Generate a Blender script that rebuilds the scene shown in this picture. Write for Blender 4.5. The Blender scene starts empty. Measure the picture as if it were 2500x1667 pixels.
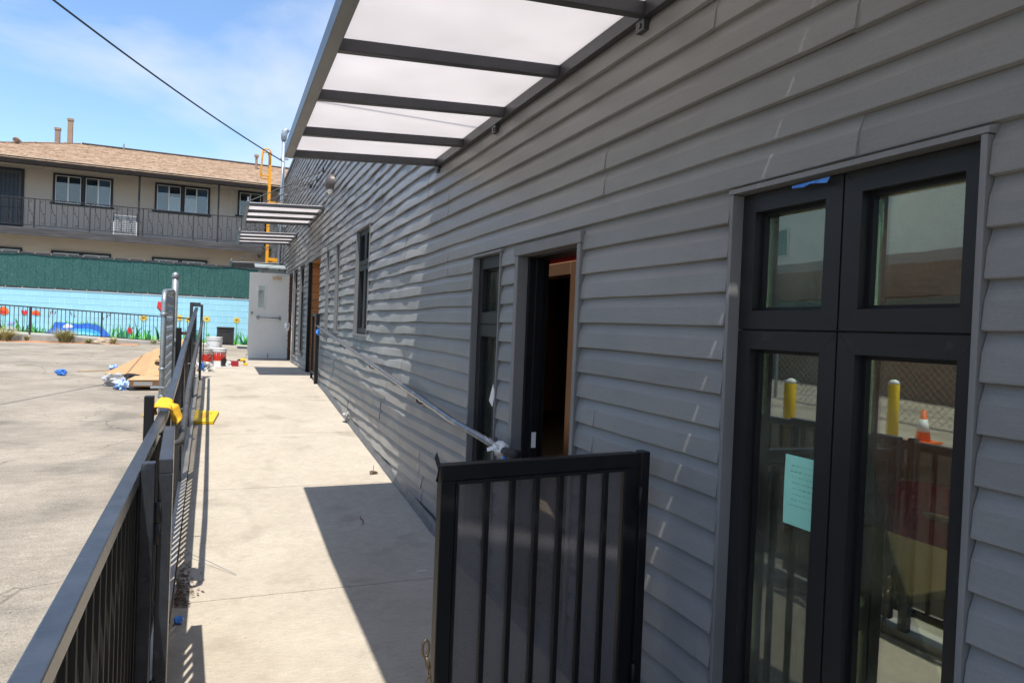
import bpy, math, random
from mathutils import Vector, Matrix, noise
random.seed(7)
S = bpy.context.scene
COL = S.collection
R = math.radians

# ------------------------------------------------------------------ camera
CAMH = 1.58
YAW, PITCH, ROLL, FPX = R(22.462), R(-0.905), R(2.308), 1700.0
cam_d = bpy.data.cameras.new('camera'); cam = bpy.data.objects.new('camera', cam_d); COL.objects.link(cam)
fw = Vector((math.sin(YAW)*math.cos(PITCH), math.cos(YAW)*math.cos(PITCH), math.sin(PITCH)))
rt = Vector((math.cos(YAW), -math.sin(YAW), 0)); up = rt.cross(fw)
r2 = rt*math.cos(ROLL)+up*math.sin(ROLL); u2 = -rt*math.sin(ROLL)+up*math.cos(ROLL)
mw = Matrix((r2, u2, -fw)).transposed().to_4x4(); mw.translation = Vector((0, 0, CAMH))
cam.matrix_world = mw
cam_d.sensor_width = 36; cam_d.lens = 36*FPX/2500; cam_d.clip_start = .05; cam_d.clip_end = 2000
S.camera = cam

# ------------------------------------------------------------------ light
SUND = Vector((.122, .375, -1)).normalized()
wd = bpy.data.worlds.new('World'); S.world = wd; wd.use_nodes = True
nt = wd.node_tree; nt.nodes.clear()
out = nt.nodes.new('ShaderNodeOutputWorld'); bg = nt.nodes.new('ShaderNodeBackground')
sky = nt.nodes.new('ShaderNodeTexSky'); sky.sky_type = 'NISHITA'; sky.sun_disc = False
sky.sun_elevation = math.asin(-SUND.z); sky.sun_rotation = math.atan2(-SUND.x, -SUND.y) % (2*math.pi)
sky.air_density = 1.0; sky.dust_density = .3; sky.ozone_density = 3.0
tc = nt.nodes.new('ShaderNodeTexCoord'); mp = nt.nodes.new('ShaderNodeMapping')
mp.inputs['Scale'].default_value = (1.6, 1.6, 4.0); mp.inputs['Rotation'].default_value = (0, R(35), R(20))
mp.inputs['Location'].default_value = (-.184, -1.149, 2.09)
nz = nt.nodes.new('ShaderNodeTexNoise'); nz.inputs['Scale'].default_value = 1.25; nz.inputs['Detail'].default_value = 9; nz.inputs['Roughness'].default_value = .52; nz.inputs['Distortion'].default_value = .35
rp = nt.nodes.new('ShaderNodeValToRGB'); rp.color_ramp.elements[0].position = .44; rp.color_ramp.elements[1].position = .70
rp.color_ramp.elements[1].color = (.85, .85, .85, 1)
mx = nt.nodes.new('ShaderNodeMix'); mx.data_type = 'RGBA'; mx.inputs['B'].default_value = (4.3, 4.45, 4.7, 1)
bg.inputs['Strength'].default_value = .135
L = nt.links.new
L(tc.outputs['Generated'], mp.inputs['Vector']); L(mp.outputs[0], nz.inputs['Vector']); L(nz.outputs['Fac'], rp.inputs['Fac'])
L(rp.outputs['Color'], mx.inputs['Factor']); hs = nt.nodes.new('ShaderNodeHueSaturation'); hs.inputs['Saturation'].default_value = 1.05; hs.inputs['Value'].default_value = 1.06; L(sky.outputs[0], hs.inputs['Color']); L(hs.outputs[0], mx.inputs['A']); L(mx.outputs['Result'], bg.inputs['Color']); L(bg.outputs[0], out.inputs[0])
sd = bpy.data.lights.new('sun', 'SUN'); sun = bpy.data.objects.new('sun', sd); COL.objects.link(sun)
sd.energy = 3.75; sd.angle = R(.5); sd.color = (1, .95, .86)
sun.rotation_euler = SUND.to_track_quat('-Z', 'Y').to_euler(); sun.location = (-3, -8, 30)
S.view_settings.view_transform = 'Standard'; S.view_settings.look = 'None'; S.view_settings.exposure = 0.78; S.view_settings.gamma = 1
S.view_settings.use_curve_mapping = False
S.cycles.max_bounces = 8; S.cycles.transparent_max_bounces = 16; S.cycles.use_denoising = True

# ------------------------------------------------------------------ helpers
WOFF = {}
class MB:
    def __init__(s): s.v = []; s.f = []
    def add(s, vs, fs):
        n = len(s.v); s.v += [tuple(v) for v in vs]; s.f += [tuple(i+n for i in f) for f in fs]; return s
    def box(s, x0, x1, y0, y1, z0, z1):
        return s.add([(x0,y0,z0),(x1,y0,z0),(x1,y1,z0),(x0,y1,z0),(x0,y0,z1),(x1,y0,z1),(x1,y1,z1),(x0,y1,z1)],
                     [(0,3,2,1),(4,5,6,7),(0,1,5,4),(1,2,6,5),(2,3,7,6),(3,0,4,7)])
    def bar(s, p, q, w, h, upv=(0,0,1)):
        p = Vector(p); q = Vector(q); d = (q-p).normalized(); u = Vector(upv)
        sd_ = d.cross(u)
        if sd_.length < 1e-4: sd_ = d.cross(Vector((1,0,0)))
        sd_.normalize(); u = sd_.cross(d)
        a = sd_*w/2; b = u*h/2
        return s.add([p-a-b,p+a-b,p+a+b,p-a+b,q-a-b,q+a-b,q+a+b,q-a+b],
                     [(0,1,2,3),(7,6,5,4),(0,4,5,1),(1,5,6,2),(2,6,7,3),(3,7,4,0)])
    def tube(s, pts, r, n=8, caps=True):
        pts = [Vector(p) for p in pts]; rs = r if isinstance(r, (list, tuple)) else [r]*len(pts)
        base = len(s.v); ref = None
        for i, p in enumerate(pts):
            d = (pts[min(i+1, len(pts)-1)]-pts[max(i-1, 0)]).normalized()
            if ref is None:
                ref = d.cross(Vector((0,0,1)))
                if ref.length < .05: ref = d.cross(Vector((0,1,0)))
            ref = (ref-d*ref.dot(d)).normalized(); w = d.cross(ref)
            for k in range(n):
                a = 2*math.pi*k/n; s.v.append(tuple(p+(ref*math.cos(a)+w*math.sin(a))*rs[i]))
        for i in range(len(pts)-1):
            for k in range(n):
                a = base+i*n+k; b = base+i*n+(k+1) % n; s.f.append((a, b, b+n, a+n))
        if caps:
            s.f.append(tuple(base+k for k in range(n))[::-1]); s.f.append(tuple(base+(len(pts)-1)*n+k for k in range(n)))
        return s
    def lathe(s, prof, c, n=20, axis='z'):
        base = len(s.v); c = Vector(c)
        for r, z in prof:
            for k in range(n):
                a = 2*math.pi*k/n; x, y = r*math.cos(a), r*math.sin(a)
                s.v.append(tuple(c+(Vector((x,y,z)) if axis == 'z' else Vector((z,x,y)) if axis == 'x' else Vector((x,z,y)))))
        for i in range(len(prof)-1):
            for k in range(n):
                a = base+i*n+k; b = base+i*n+(k+1) % n; s.f.append((a, b, b+n, a+n))
        s.f.append(tuple(base+k for k in range(n))[::-1]); s.f.append(tuple(base+(len(prof)-1)*n+k for k in range(n)))
        return s
    def grid(s, fn, nu, nv):
        b = len(s.v)
        for i in range(nu+1):
            for j in range(nv+1): s.v.append(tuple(fn(i/nu, j/nv)))
        for i in range(nu):
            for j in range(nv):
                a = b+i*(nv+1)+j; s.f.append((a, a+1, a+nv+2, a+nv+1))
        return s
    def blob(s, c, rx, ry, rz, n=10, m=7, amp=.25, seed=0, fr=2.0):
        b = len(s.v); c = Vector(c)
        for i in range(m+1):
            th = math.pi*i/m
            for k in range(n):
                ph = 2*math.pi*k/n
                d = Vector((math.sin(th)*math.cos(ph), math.sin(th)*math.sin(ph), math.cos(th)))
                q = 1+amp*noise.noise(d*fr+Vector((seed*7.3, seed*3.1, seed)))*1.6
                s.v.append((c.x+d.x*rx*q, c.y+d.y*ry*q, c.z+d.z*rz*q))
        for i in range(m):
            for k in range(n):
                a = b+i*n+k; e = b+i*n+(k+1) % n; s.f.append((a, a+n, e+n, e))
        return s
    def mesh(s, name, mat, smooth=False):
        me = bpy.data.meshes.new(name); me.from_pydata(s.v, [], s.f); me.update()
        if mat: me.materials.append(mat)
        if smooth:
            me.polygons.foreach_set('use_smooth', [True]*len(me.polygons))
        return me
    def build(s, name, mat, parent=None, smooth=False, bevel=0, auto=None):
        me = s.mesh(name, mat, smooth); o = place(name, me, parent)
        if bevel:
            m = o.modifiers.new('bevel', 'BEVEL'); m.width = bevel; m.segments = 2; m.limit_method = 'ANGLE'
        return o

def place(name, me, parent=None, loc=(0,0,0), rot=None, scale=None):
    o = bpy.data.objects.new(name, me); COL.objects.link(o)
    loc = Vector(loc); WOFF[o] = loc.copy()
    if parent is not None:
        o.parent = parent; o.location = loc-WOFF[parent]
    else: o.location = loc
    if rot: o.rotation_euler = rot
    if scale: o.scale = scale
    return o
def thing(name, label, cat, loc=(0,0,0), group=None):
    o = bpy.data.objects.new(name, None); COL.objects.link(o); o.location = loc; o.empty_display_size = .1
    WOFF[o] = Vector(loc); o['label'] = label; o['category'] = cat
    if group: o['group'] = group
    return o
def tag(o, label, cat, group=None):
    o['label'] = label; o['category'] = cat
    if group: o['group'] = group
    return o
def kind(o, k): o['kind'] = k; return o
def lerp(a, b, t): return a+(b-a)*t
def pl(xs, ys, x):
    if x <= xs[0]: return ys[0]
    for i in range(len(xs)-1):
        if x <= xs[i+1]: return lerp(ys[i], ys[i+1], (x-xs[i])/(xs[i+1]-xs[i]))
    return ys[-1]
def toimg(p):
    v = Vector(p)-Vector((0,0,CAMH)); d = v.dot(fw)
    if d < .05: return None
    return (1250+FPX*v.dot(r2)/d, 833.5-FPX*v.dot(u2)/d)

# ------------------------------------------------------------------ materials
def pm(name, c1, c2=None, scale=4, rough=.6, metal=0, bump=0, bscale=60, stretch=(1,1,1), spec=.5, ramp=(.35,.65), rvar=0, detail=6, c3=None, s3=30, f3=(.6,.75), bstretch=None, speck=None, crack=None):
    m = bpy.data.materials.new(name); m.use_nodes = True; t = m.node_tree; b = t.nodes['Principled BSDF']; N = t.nodes.new; K = t.links.new
    b.inputs['Roughness'].default_value = rough; b.inputs['Metallic'].default_value = metal; b.inputs['Specular IOR Level'].default_value = spec
    c1 = (*c1, 1); b.inputs['Base Color'].default_value = c1
    co = N('ShaderNodeTexCoord')
    cur = None
    if c2:
        c2 = (*c2, 1)
        mp = N('ShaderNodeMapping'); mp.inputs['Scale'].default_value = stretch; K(co.outputs['Object'], mp.inputs['Vector'])
        n = N('ShaderNodeTexNoise'); n.inputs['Scale'].default_value = scale; n.inputs['Detail'].default_value = detail; n.inputs['Roughness'].default_value = .6; K(mp.outputs[0], n.inputs['Vector'])
        r = N('ShaderNodeValToRGB'); r.color_ramp.elements[0].position = ramp[0]; r.color_ramp.elements[1].position = ramp[1]
        r.color_ramp.elements[0].color = c1; r.color_ramp.elements[1].color = c2; K(n.outputs['Fac'], r.inputs['Fac']); cur = r.outputs['Color']
    if c3:
        n3 = N('ShaderNodeTexNoise'); n3.inputs['Scale'].default_value = s3; n3.inputs['Detail'].default_value = 5; K(co.outputs['Object'], n3.inputs['Vector'])
        r3 = N('ShaderNodeValToRGB'); r3.color_ramp.elements[0].position = f3[0]; r3.color_ramp.elements[1].position = f3[1]; K(n3.outputs['Fac'], r3.inputs['Fac'])
        x = N('ShaderNodeMix'); x.data_type = 'RGBA'; K(r3.outputs['Color'], x.inputs['Factor']); 
        if cur: K(cur, x.inputs['A'])
        else: x.inputs['A'].default_value = c1
        x.inputs['B'].default_value = (*c3, 1); cur = x.outputs['Result']
    for (sc_, lo_, hi_, st_) in (speck or ()):
        ms_ = N('ShaderNodeMapping'); ms_.inputs['Scale'].default_value = st_; K(co.outputs['Object'], ms_.inputs['Vector'])
        n4 = N('ShaderNodeTexNoise'); n4.inputs['Scale'].default_value = sc_; n4.inputs['Detail'].default_value = 3; n4.inputs['Roughness'].default_value = .7; K(ms_.outputs[0], n4.inputs['Vector'])
        r4 = N('ShaderNodeMapRange'); r4.inputs['From Min'].default_value = .28; r4.inputs['From Max'].default_value = .72; r4.inputs['To Min'].default_value = lo_; r4.inputs['To Max'].default_value = hi_; K(n4.outputs['Fac'], r4.inputs['Value'])
        h4 = N('ShaderNodeHueSaturation'); K(r4.outputs[0], h4.inputs['Value'])
        if cur: K(cur, h4.inputs['Color'])
        else: h4.inputs['Color'].default_value = c1
        cur = h4.outputs['Color']
    if crack:
        nd = N('ShaderNodeTexNoise'); nd.inputs['Scale'].default_value = 2.2; nd.inputs['Detail'].default_value = 6; K(co.outputs['Object'], nd.inputs['Vector'])
        va = N('ShaderNodeVectorMath'); va.operation = 'MULTIPLY_ADD'; va.inputs[1].default_value = (.9,.9,.9); K(nd.outputs['Color'], va.inputs[0]); K(co.outputs['Object'], va.inputs[2])
        vo = N('ShaderNodeTexVoronoi'); vo.feature = 'DISTANCE_TO_EDGE'; vo.inputs['Scale'].default_value = crack[0]; K(va.outputs[0], vo.inputs['Vector'])
        rc_ = N('ShaderNodeMapRange'); rc_.inputs['From Max'].default_value = crack[1]; rc_.inputs['To Min'].default_value = crack[2]; rc_.inputs['To Max'].default_value = 1.0; K(vo.outputs['Distance'], rc_.inputs['Value'])
        h5 = N('ShaderNodeHueSaturation'); K(rc_.outputs[0], h5.inputs['Value']); K(cur, h5.inputs['Color']); cur = h5.outputs['Color']
    if rvar:
        oi = N('ShaderNodeObjectInfo'); mr = N('ShaderNodeMapRange'); mr.inputs['To Min'].default_value = 1-rvar; mr.inputs['To Max'].default_value = 1+rvar
        K(oi.outputs['Random'], mr.inputs['Value']); h = N('ShaderNodeHueSaturation'); K(mr.outputs[0], h.inputs['Value'])
        if cur: K(cur, h.inputs['Color'])
        else: h.inputs['Color'].default_value = c1
        cur = h.outputs['Color']
    if cur: K(cur, b.inputs['Base Color'])
    if bump:
        mb = N('ShaderNodeMapping'); mb.inputs['Scale'].default_value = bstretch or stretch; K(co.outputs['Object'], mb.inputs['Vector'])
        nb = N('ShaderNodeTexNoise'); nb.inputs['Scale'].default_value = bscale; nb.inputs['Detail'].default_value = 4; K(mb.outputs[0], nb.inputs['Vector'])
        bp = N('ShaderNodeBump'); bp.inputs['Strength'].default_value = bump; bp.inputs['Distance'].default_value = .01; K(nb.outputs['Fac'], bp.inputs['Height']); K(bp.outputs[0], b.inputs['Normal'])
    return m
def glass(name, refl=.2, tint=(.75,.85,.8), dirt=.03):
    m = bpy.data.materials.new(name); m.use_nodes = True; t = m.node_tree; t.nodes.clear(); N = t.nodes.new; K = t.links.new
    o = N('ShaderNodeOutputMaterial'); tr = N('ShaderNodeBsdfTransparent'); tr.inputs[0].default_value = (*tint, 1)
    gl = N('ShaderNodeBsdfGlossy'); gl.inputs['Roughness'].default_value = .0; gl.inputs[0].default_value = (.9, 1, .95, 1)
    nb_ = N('ShaderNodeTexNoise'); nb_.inputs['Scale'].default_value = 1.8; bb_ = N('ShaderNodeBump'); bb_.inputs['Strength'].default_value = .004; bb_.inputs['Distance'].default_value = .05; K(nb_.outputs['Fac'], bb_.inputs['Height']); K(bb_.outputs[0], gl.inputs['Normal'])
    lw = N('ShaderNodeLayerWeight'); lw.inputs[0].default_value = .35
    mr = N('ShaderNodeMapRange'); mr.inputs['To Min'].default_value = refl; mr.inputs['To Max'].default_value = .95; K(lw.outputs['Fresnel'], mr.inputs['Value'])
    x = N('ShaderNodeMixShader'); K(mr.outputs[0], x.inputs[0]); K(tr.outputs[0], x.inputs[1]); K(gl.outputs[0], x.inputs[2])
    df = N('ShaderNodeBsdfDiffuse'); df.inputs[0].default_value = (.6,.58,.52,1)
    co = N('ShaderNodeTexCoord'); n = N('ShaderNodeTexNoise'); n.inputs['Scale'].default_value = 160; n.inputs['Detail'].default_value = 3; K(co.outputs['Object'], n.inputs['Vector'])
    n2 = N('ShaderNodeTexNoise'); n2.inputs['Scale'].default_value = 3; K(co.outputs['Object'], n2.inputs['Vector'])
    mu = N('ShaderNodeMath'); mu.operation = 'MULTIPLY'; K(n.outputs['Fac'], mu.inputs[0]); K(n2.outputs['Fac'], mu.inputs[1])
    m2 = N('ShaderNodeMapRange'); m2.inputs['From Min'].default_value = .18; m2.inputs['From Max'].default_value = .45; m2.inputs['To Max'].default_value = dirt*3; K(mu.outputs[0], m2.inputs['Value'])
    y = N('ShaderNodeMixShader'); K(m2.outputs[0], y.inputs[0]); K(x.outputs[0], y.inputs[1]); K(df.outputs[0], y.inputs[2]); K(y.outputs[0], o.inputs[0])
    return m
def translucent(name, col, tf, rough=.5, tcol=None, transp=0):
    m = bpy.data.materials.new(name); m.use_nodes = True; t = m.node_tree; t.nodes.clear(); N = t.nodes.new; K = t.links.new
    o = N('ShaderNodeOutputMaterial'); d = N('ShaderNodeBsdfDiffuse'); d.inputs[0].default_value = (*col, 1); tl = N('ShaderNodeBsdfTranslucent'); tl.inputs[0].default_value = (*(tcol or col), 1)
    co = N('ShaderNodeTexCoord'); n = N('ShaderNodeTexNoise'); n.inputs['Scale'].default_value = 2.5; n.inputs['Detail'].default_value = 8; K(co.outputs['Object'], n.inputs['Vector'])
    mr = N('ShaderNodeMapRange'); mr.inputs['From Min'].default_value = .3; mr.inputs['From Max'].default_value = .7; mr.inputs['To Min'].default_value = tf-.055; mr.inputs['To Max'].default_value = tf+.055; K(n.outputs['Fac'], mr.inputs['Value'])
    x = N('ShaderNodeMixShader'); K(mr.outputs[0], x.inputs[0]); K(d.outputs[0], x.inputs[1]); K(tl.outputs[0], x.inputs[2])
    if transp:
        tp = N('ShaderNodeBsdfTransparent'); y = N('ShaderNodeMixShader'); y.inputs[0].default_value = transp; K(x.outputs[0], y.inputs[1]); K(tp.outputs[0], y.inputs[2]); x = y
    K(x.outputs[0], o.inputs[0]); return m

def siding_mat():
    m = pm('siding', (.194,.195,.196), (.226,.225,.221), scale=1.3, rough=.40, stretch=(1,.35,1), bump=.12, bscale=26, bstretch=(8,1,26), spec=.4, rvar=.05, c3=(.25,.24,.225), s3=1.1, f3=(.56,.9), speck=[(24, .93, 1.06, (4,.5,14)), (2.2, .92, 1.07, (1,.6,2)), (160, .93, 1.05, (1,1,1))])
    m.node_tree.nodes['Principled BSDF'].inputs['Diffuse Roughness'].default_value = 1.0
    return m
M = {}
M['siding'] = siding_mat()
M['trim'] = pm('siding_trim', (.165,.167,.17), (.14,.142,.145), scale=3, rough=.5, bump=.05)
M['black'] = pm('black_powder_coat', (.006,.0065,.008), (.011,.0115,.013), scale=3, rough=.42, bump=.04, bscale=120, spec=.28)
M['frame'] = pm('window_frame_black', (.010,.0105,.012), (.015,.0155,.017), scale=2, rough=.45, c3=(.045,.045,.046), s3=11, f3=(.66,.84), spec=.35)
M['fence'] = pm('fence_black_paint', (.018,.021,.027), (.035,.04,.05), scale=9, rough=.27, bump=.08, bscale=70, spec=.6, c3=(.09,.10,.12), s3=16, f3=(.66,.8))
M['fence2'] = pm('fence_dusty_paint', (.014,.014,.0145), (.032,.031,.03), scale=14, rough=.6, bump=.1, bscale=60, stretch=(1,1,.2), spec=.3)
M['canopy'] = pm('canopy_steel', (.036,.037,.043), (.05,.051,.056), scale=3, rough=.4)
M['light_diffuser'] = translucent('added_light_diffuser', (.9,.9,.88), .92, tcol=(.95,.94,.9))  # translucent cover for invented ceiling holes that brighten the interior
M['canopy_out'] = pm('canopy_fascia_metal', (.11,.115,.12), (.075,.08,.085), scale=5, rough=.35, metal=.4, stretch=(1,.5,1))
M['panel'] = translucent('canopy_polycarbonate', (.80,.79,.79), .70, tcol=(.80,.775,.78))
M['conc'] = pm('walk_concrete', (.395,.345,.277), (.485,.43,.352), scale=1.6, rough=.88, bump=.35, bscale=34, bstretch=(1.2,10,4), c3=(.28,.24,.19), s3=2.6, f3=(.56,.84), detail=14, ramp=(.3,.7), rvar=.04, speck=[(55, .86, 1.12, (.35,1.6,1)), (130, .84, 1.12, (1,1,1)), (11, .93, 1.06, (1,1,1))])
M['curb'] = pm('curb_concrete', (.42,.39,.35), (.34,.315,.28), scale=6, rough=.9, bump=.2)
M['asph'] = pm('old_asphalt', (.25,.218,.178), (.395,.348,.285), scale=1.1, rough=.95, bump=1.0, bscale=110, c3=(.15,.135,.12), s3=1.3, f3=(.54,.80), detail=15, ramp=(.3,.7), stretch=(.8,1.1,1), spec=.2, speck=[(70, .72, 1.25, (1,1,1)), (9, .86, 1.12, (.6,1.4,1))], crack=(.33, .006, .55))
M['ground'] = pm('dry_ground', (.22,.19,.15), (.28,.25,.2), scale=.5, rough=.95)
M['galv'] = pm('galvanised_steel', (.26,.29,.31), (.36,.39,.41), scale=20, rough=.4, metal=.6)
M['zinc'] = pm('bright_conduit', (.38,.42,.46), (.30,.34,.37), scale=12, rough=.45, metal=.4)
M['steelrail'] = pm('worn_steel_rail', (.22,.235,.26), (.45,.42,.37), scale=9, rough=.3, metal=.75, ramp=(.5,.75))
M['rail'] = pm('dark_handrail', (.035,.036,.038), (.075,.073,.07), scale=18, rough=.5)
M['white'] = pm('white_plastic', (.75,.75,.74), (.68,.68,.66), scale=8, rough=.5)
M['door'] = pm('door_paint', (.72,.71,.66), (.67,.66,.61), scale=2.5, rough=.5, c3=(.27,.255,.225), s3=7, f3=(.68,.9))
M['red'] = pm('red_paint', (.55,.03,.015), (.48,.03,.02), scale=5, rough=.45)
M['crimson'] = pm('crimson_plastic', (.35,.015,.03), None, rough=.4)
M['yellow'] = pm('yellow_plastic', (.78,.52,.01), (.7,.45,.01), scale=6, rough=.4)
M['cloth'] = pm('yellow_cloth', (.80,.46,.03), (.72,.38,.02), scale=9, rough=.9, bump=.2, bscale=90)
M['ladder'] = pm('safety_yellow', (.80,.36,.01), (.72,.30,.01), scale=5, rough=.5)
M['card'] = pm('cardboard', (.50,.30,.15), (.43,.255,.125), scale=3, rough=.85, bump=.08, bscale=30)
M['card2'] = pm('cardboard_pale', (.55,.35,.19), (.49,.30,.16), scale=4, rough=.85)
M['blue'] = pm('blue_foil', (.02,.12,.55), (.08,.3,.75), scale=30, rough=.3)
M['bluebag'] = pm('blue_white_bag', (.05,.2,.6), (.6,.68,.75), scale=26, rough=.4, ramp=(.45,.55))
M['greybag'] = pm('grey_plastic_bag', (.25,.26,.27), (.5,.5,.5), scale=14, rough=.4)
M['clear'] = pm('crumpled_clear_plastic', (.62,.6,.57), (.4,.4,.38), scale=24, rough=.3)
M['dark'] = pm('dark_rubber', (.02,.02,.022), None, rough=.6)
M['blackcloth'] = pm('black_fabric', (.015,.015,.018), None, rough=.95)
M['maroon'] = pm('maroon_paint', (.26,.018,.035), (.23,.015,.03), scale=2, rough=.6)
M['casing'] = pm('tan_casing', (.36,.20,.12), (.31,.17,.10), scale=3, rough=.6)
M['brown'] = pm('dark_brown', (.10,.035,.02), (.07,.025,.015), scale=3, rough=.6)
M['inner'] = pm('interior_plaster', (.36,.14,.10), (.31,.12,.09), scale=2, rough=.8)
M['ifloor'] = pm('interior_floor', (.22,.18,.12), (.18,.15,.10), scale=3, rough=.6)
M['tabletop'] = pm('beige_table_laminate', (.68,.54,.32), (.62,.49,.28), scale=4, rough=.5)
M['redchair'] = pm('red_chair_plastic', (.55,.02,.04), None, rough=.4)
M['paper'] = pm('mint_paper', (.30,.66,.52), (.27,.60,.47), scale=6, rough=.8)
M['ink'] = pm('grey_ink', (.16,.36,.29), None, rough=.8)
M['wpaper'] = pm('white_paper', (.78,.78,.75), (.7,.7,.68), scale=12, rough=.8)
M['wood'] = pm('cedar_plank', (.47,.20,.06), (.36,.14,.04), scale=4, rough=.6, stretch=(.4,1,6), rvar=.08)
M['stucco'] = pm('tan_stucco', (.60,.515,.43), (.55,.47,.39), scale=.8, rough=.92, bump=.25, bscale=120)
M['soffit'] = pm('soffit_paint', (.64,.56,.45), (.58,.51,.41), scale=2, rough=.8)
M['fascia'] = pm('dark_brown_gutter', (.013,.009,.008), (.02,.014,.012), scale=4, rough=.7, spec=.2)
M['shingle'] = pm('brown_shingle', (.29,.19,.118), (.41,.285,.19), scale=5.5, rough=.95, bump=.3, bscale=80, ramp=(.3,.7), detail=3, c3=(.17,.10,.065), s3=8, f3=(.56,.72))
M['ridge'] = pm('ridge_cap', (.06,.045,.04), (.09,.07,.06), scale=6, rough=.9)
M['flue'] = pm('flue_paint', (.34,.24,.17), (.27,.18,.12), scale=3, rough=.8)
M['navy'] = pm('navy_trim', (.012,.016,.022), (.02,.024,.03), scale=3, rough=.6)
M['iron'] = pm('balcony_iron', (.03,.026,.026), None, rough=.6)
M['beam'] = pm('weathered_beam', (.06,.055,.056), (.12,.11,.108), scale=5, rough=.9, stretch=(.25,1,3), ramp=(.4,.7), c3=(.45,.45,.42), s3=2.2, f3=(.73,.78))
M['aglass'] = glass('apartment_glass', .03, (.8,.85,.9), .006)
M['blind'] = pm('blind_grey', (.06,.075,.095), (.05,.06,.08), scale=3, rough=.7)
M['blind2'] = pm('blind_pale', (.20,.28,.38), (.16,.23,.32), scale=2, rough=.7)
M['alu'] = pm('window_aluminium', (.6,.6,.58), None, rough=.4, metal=.3)
M['screendoor'] = pm('security_screen', (.09,.095,.105), (.12,.125,.13), scale=60, rough=.7)
M['glass'] = glass('window_glass', .19, (.72,.76,.62), .05)
M['glass_far'] = glass('window_glass_far', .2, (.4,.48,.44), .05)
M['vision'] = glass('door_lite_glass', .3, (.8,.85,.85), .12)
M['green'] = pm('privacy_fabric', (.03,.095,.086), (.046,.13,.118), scale=24, rough=.85, bump=.3, bscale=150, stretch=(1,1,.5), c3=(.075,.185,.165), s3=22, f3=(.54,.74), spec=.2)
M['tape'] = pm('screen_hem', (.028,.03,.036), (.04,.042,.05), scale=6, rough=.7)
M['brass'] = pm('brass_grommet', (.6,.42,.25), None, rough=.3, metal=.8)
M['cmu'] = pm('mural_sky_blue', (.34,.68,.85), (.38,.71,.87), scale=3, rough=.75, bump=.35, bscale=90, rvar=.03)
M['mortar'] = pm('mural_joint_blue', (.60,.90,.84), (.52,.84,.82), scale=5, rough=.85, bump=.3)
M['cap'] = pm('wall_cap', (.52,.68,.72), (.45,.6,.66), scale=6, rough=.85)
for k, c in dict(g1=(.03,.30,.06), g2=(.10,.46,.07), g3=(.22,.58,.11), g4=(.012,.16,.07), orange=(.72,.14,.015), mred=(.62,.03,.04), myel=(.85,.55,.03), mblk=(.02,.02,.02), pond=(.025,.15,.62), pond2=(.06,.40,.78), pond3=(.18,.62,.82), lily=(.72,.74,.74), brn=(.16,.07,.04), lav=(.35,.33,.62), mgrey=(.42,.47,.46)).items():
    M['p_'+k] = pm('mural_'+k, c, tuple(min(1, x*1.25+.01) for x in c), scale=5, rough=.75, bump=.25, bscale=90)
M['grass_d'] = pm('grass_dry', (.48,.42,.21), (.58,.52,.30), scale=6, rough=.8)
M['grass_g'] = pm('grass_green', (.17,.23,.07), (.25,.30,.10), scale=6, rough=.8)
M['mulch'] = pm('orange_mulch', (.42,.17,.07), (.5,.25,.12), scale=20, rough=.95, bump=.8, bscale=60)
M['rock'] = pm('tan_rock', (.46,.36,.26), (.36,.27,.19), scale=5, rough=.9, bump=.5, bscale=20)
M['resin'] = pm('dark_resin_box', (.022,.022,.023), (.03,.03,.03), scale=3, rough=.55)
M['elec'] = pm('electrical_grey', (.30,.34,.345), (.25,.29,.295), scale=4, rough=.5)
M['lampb'] = pm('lamp_bronze', (.09,.075,.07), None, rough=.45)
M['lens'] = pm('lamp_lens', (.7,.7,.68), None, rough=.2)
M['flash'] = pm('base_flashing', (.10,.108,.118), (.16,.165,.172), scale=7, rough=.4, metal=.25, bump=.1, bscale=30)
M['gritm'] = pm('grit_stone', (.22,.2,.17), (.4,.37,.33), scale=30, rough=.95)
M['litter'] = pm('dry_litter', (.09,.055,.035), (.17,.115,.075), scale=60, rough=.95)
M['leafl'] = pm('weed_leaf', (.12,.13,.05), (.2,.17,.09), scale=20, rough=.8)
M['farwall'] = pm('pale_green_render', (.78,.82,.74), (.72,.76,.68), scale=1, rough=.85)
M['farband'] = pm('grey_fascia', (.30,.30,.28), None, rough=.8)
M['farbrown'] = pm('brown_wall', (.20,.155,.105), (.15,.115,.08), scale=2, rough=.9)
M['fargreen'] = pm('teal_window', (.06,.26,.22), None, rough=.2)
M['cone'] = pm('cone_orange', (.75,.13,.02), None, rough=.5)
M['oldbrass'] = pm('old_brass', (.16,.12,.08), (.10,.075,.05), scale=30, rough=.45, metal=.6)
M['cable'] = pm('cable_black', (.012,.02,.03), None, rough=.6)
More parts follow.
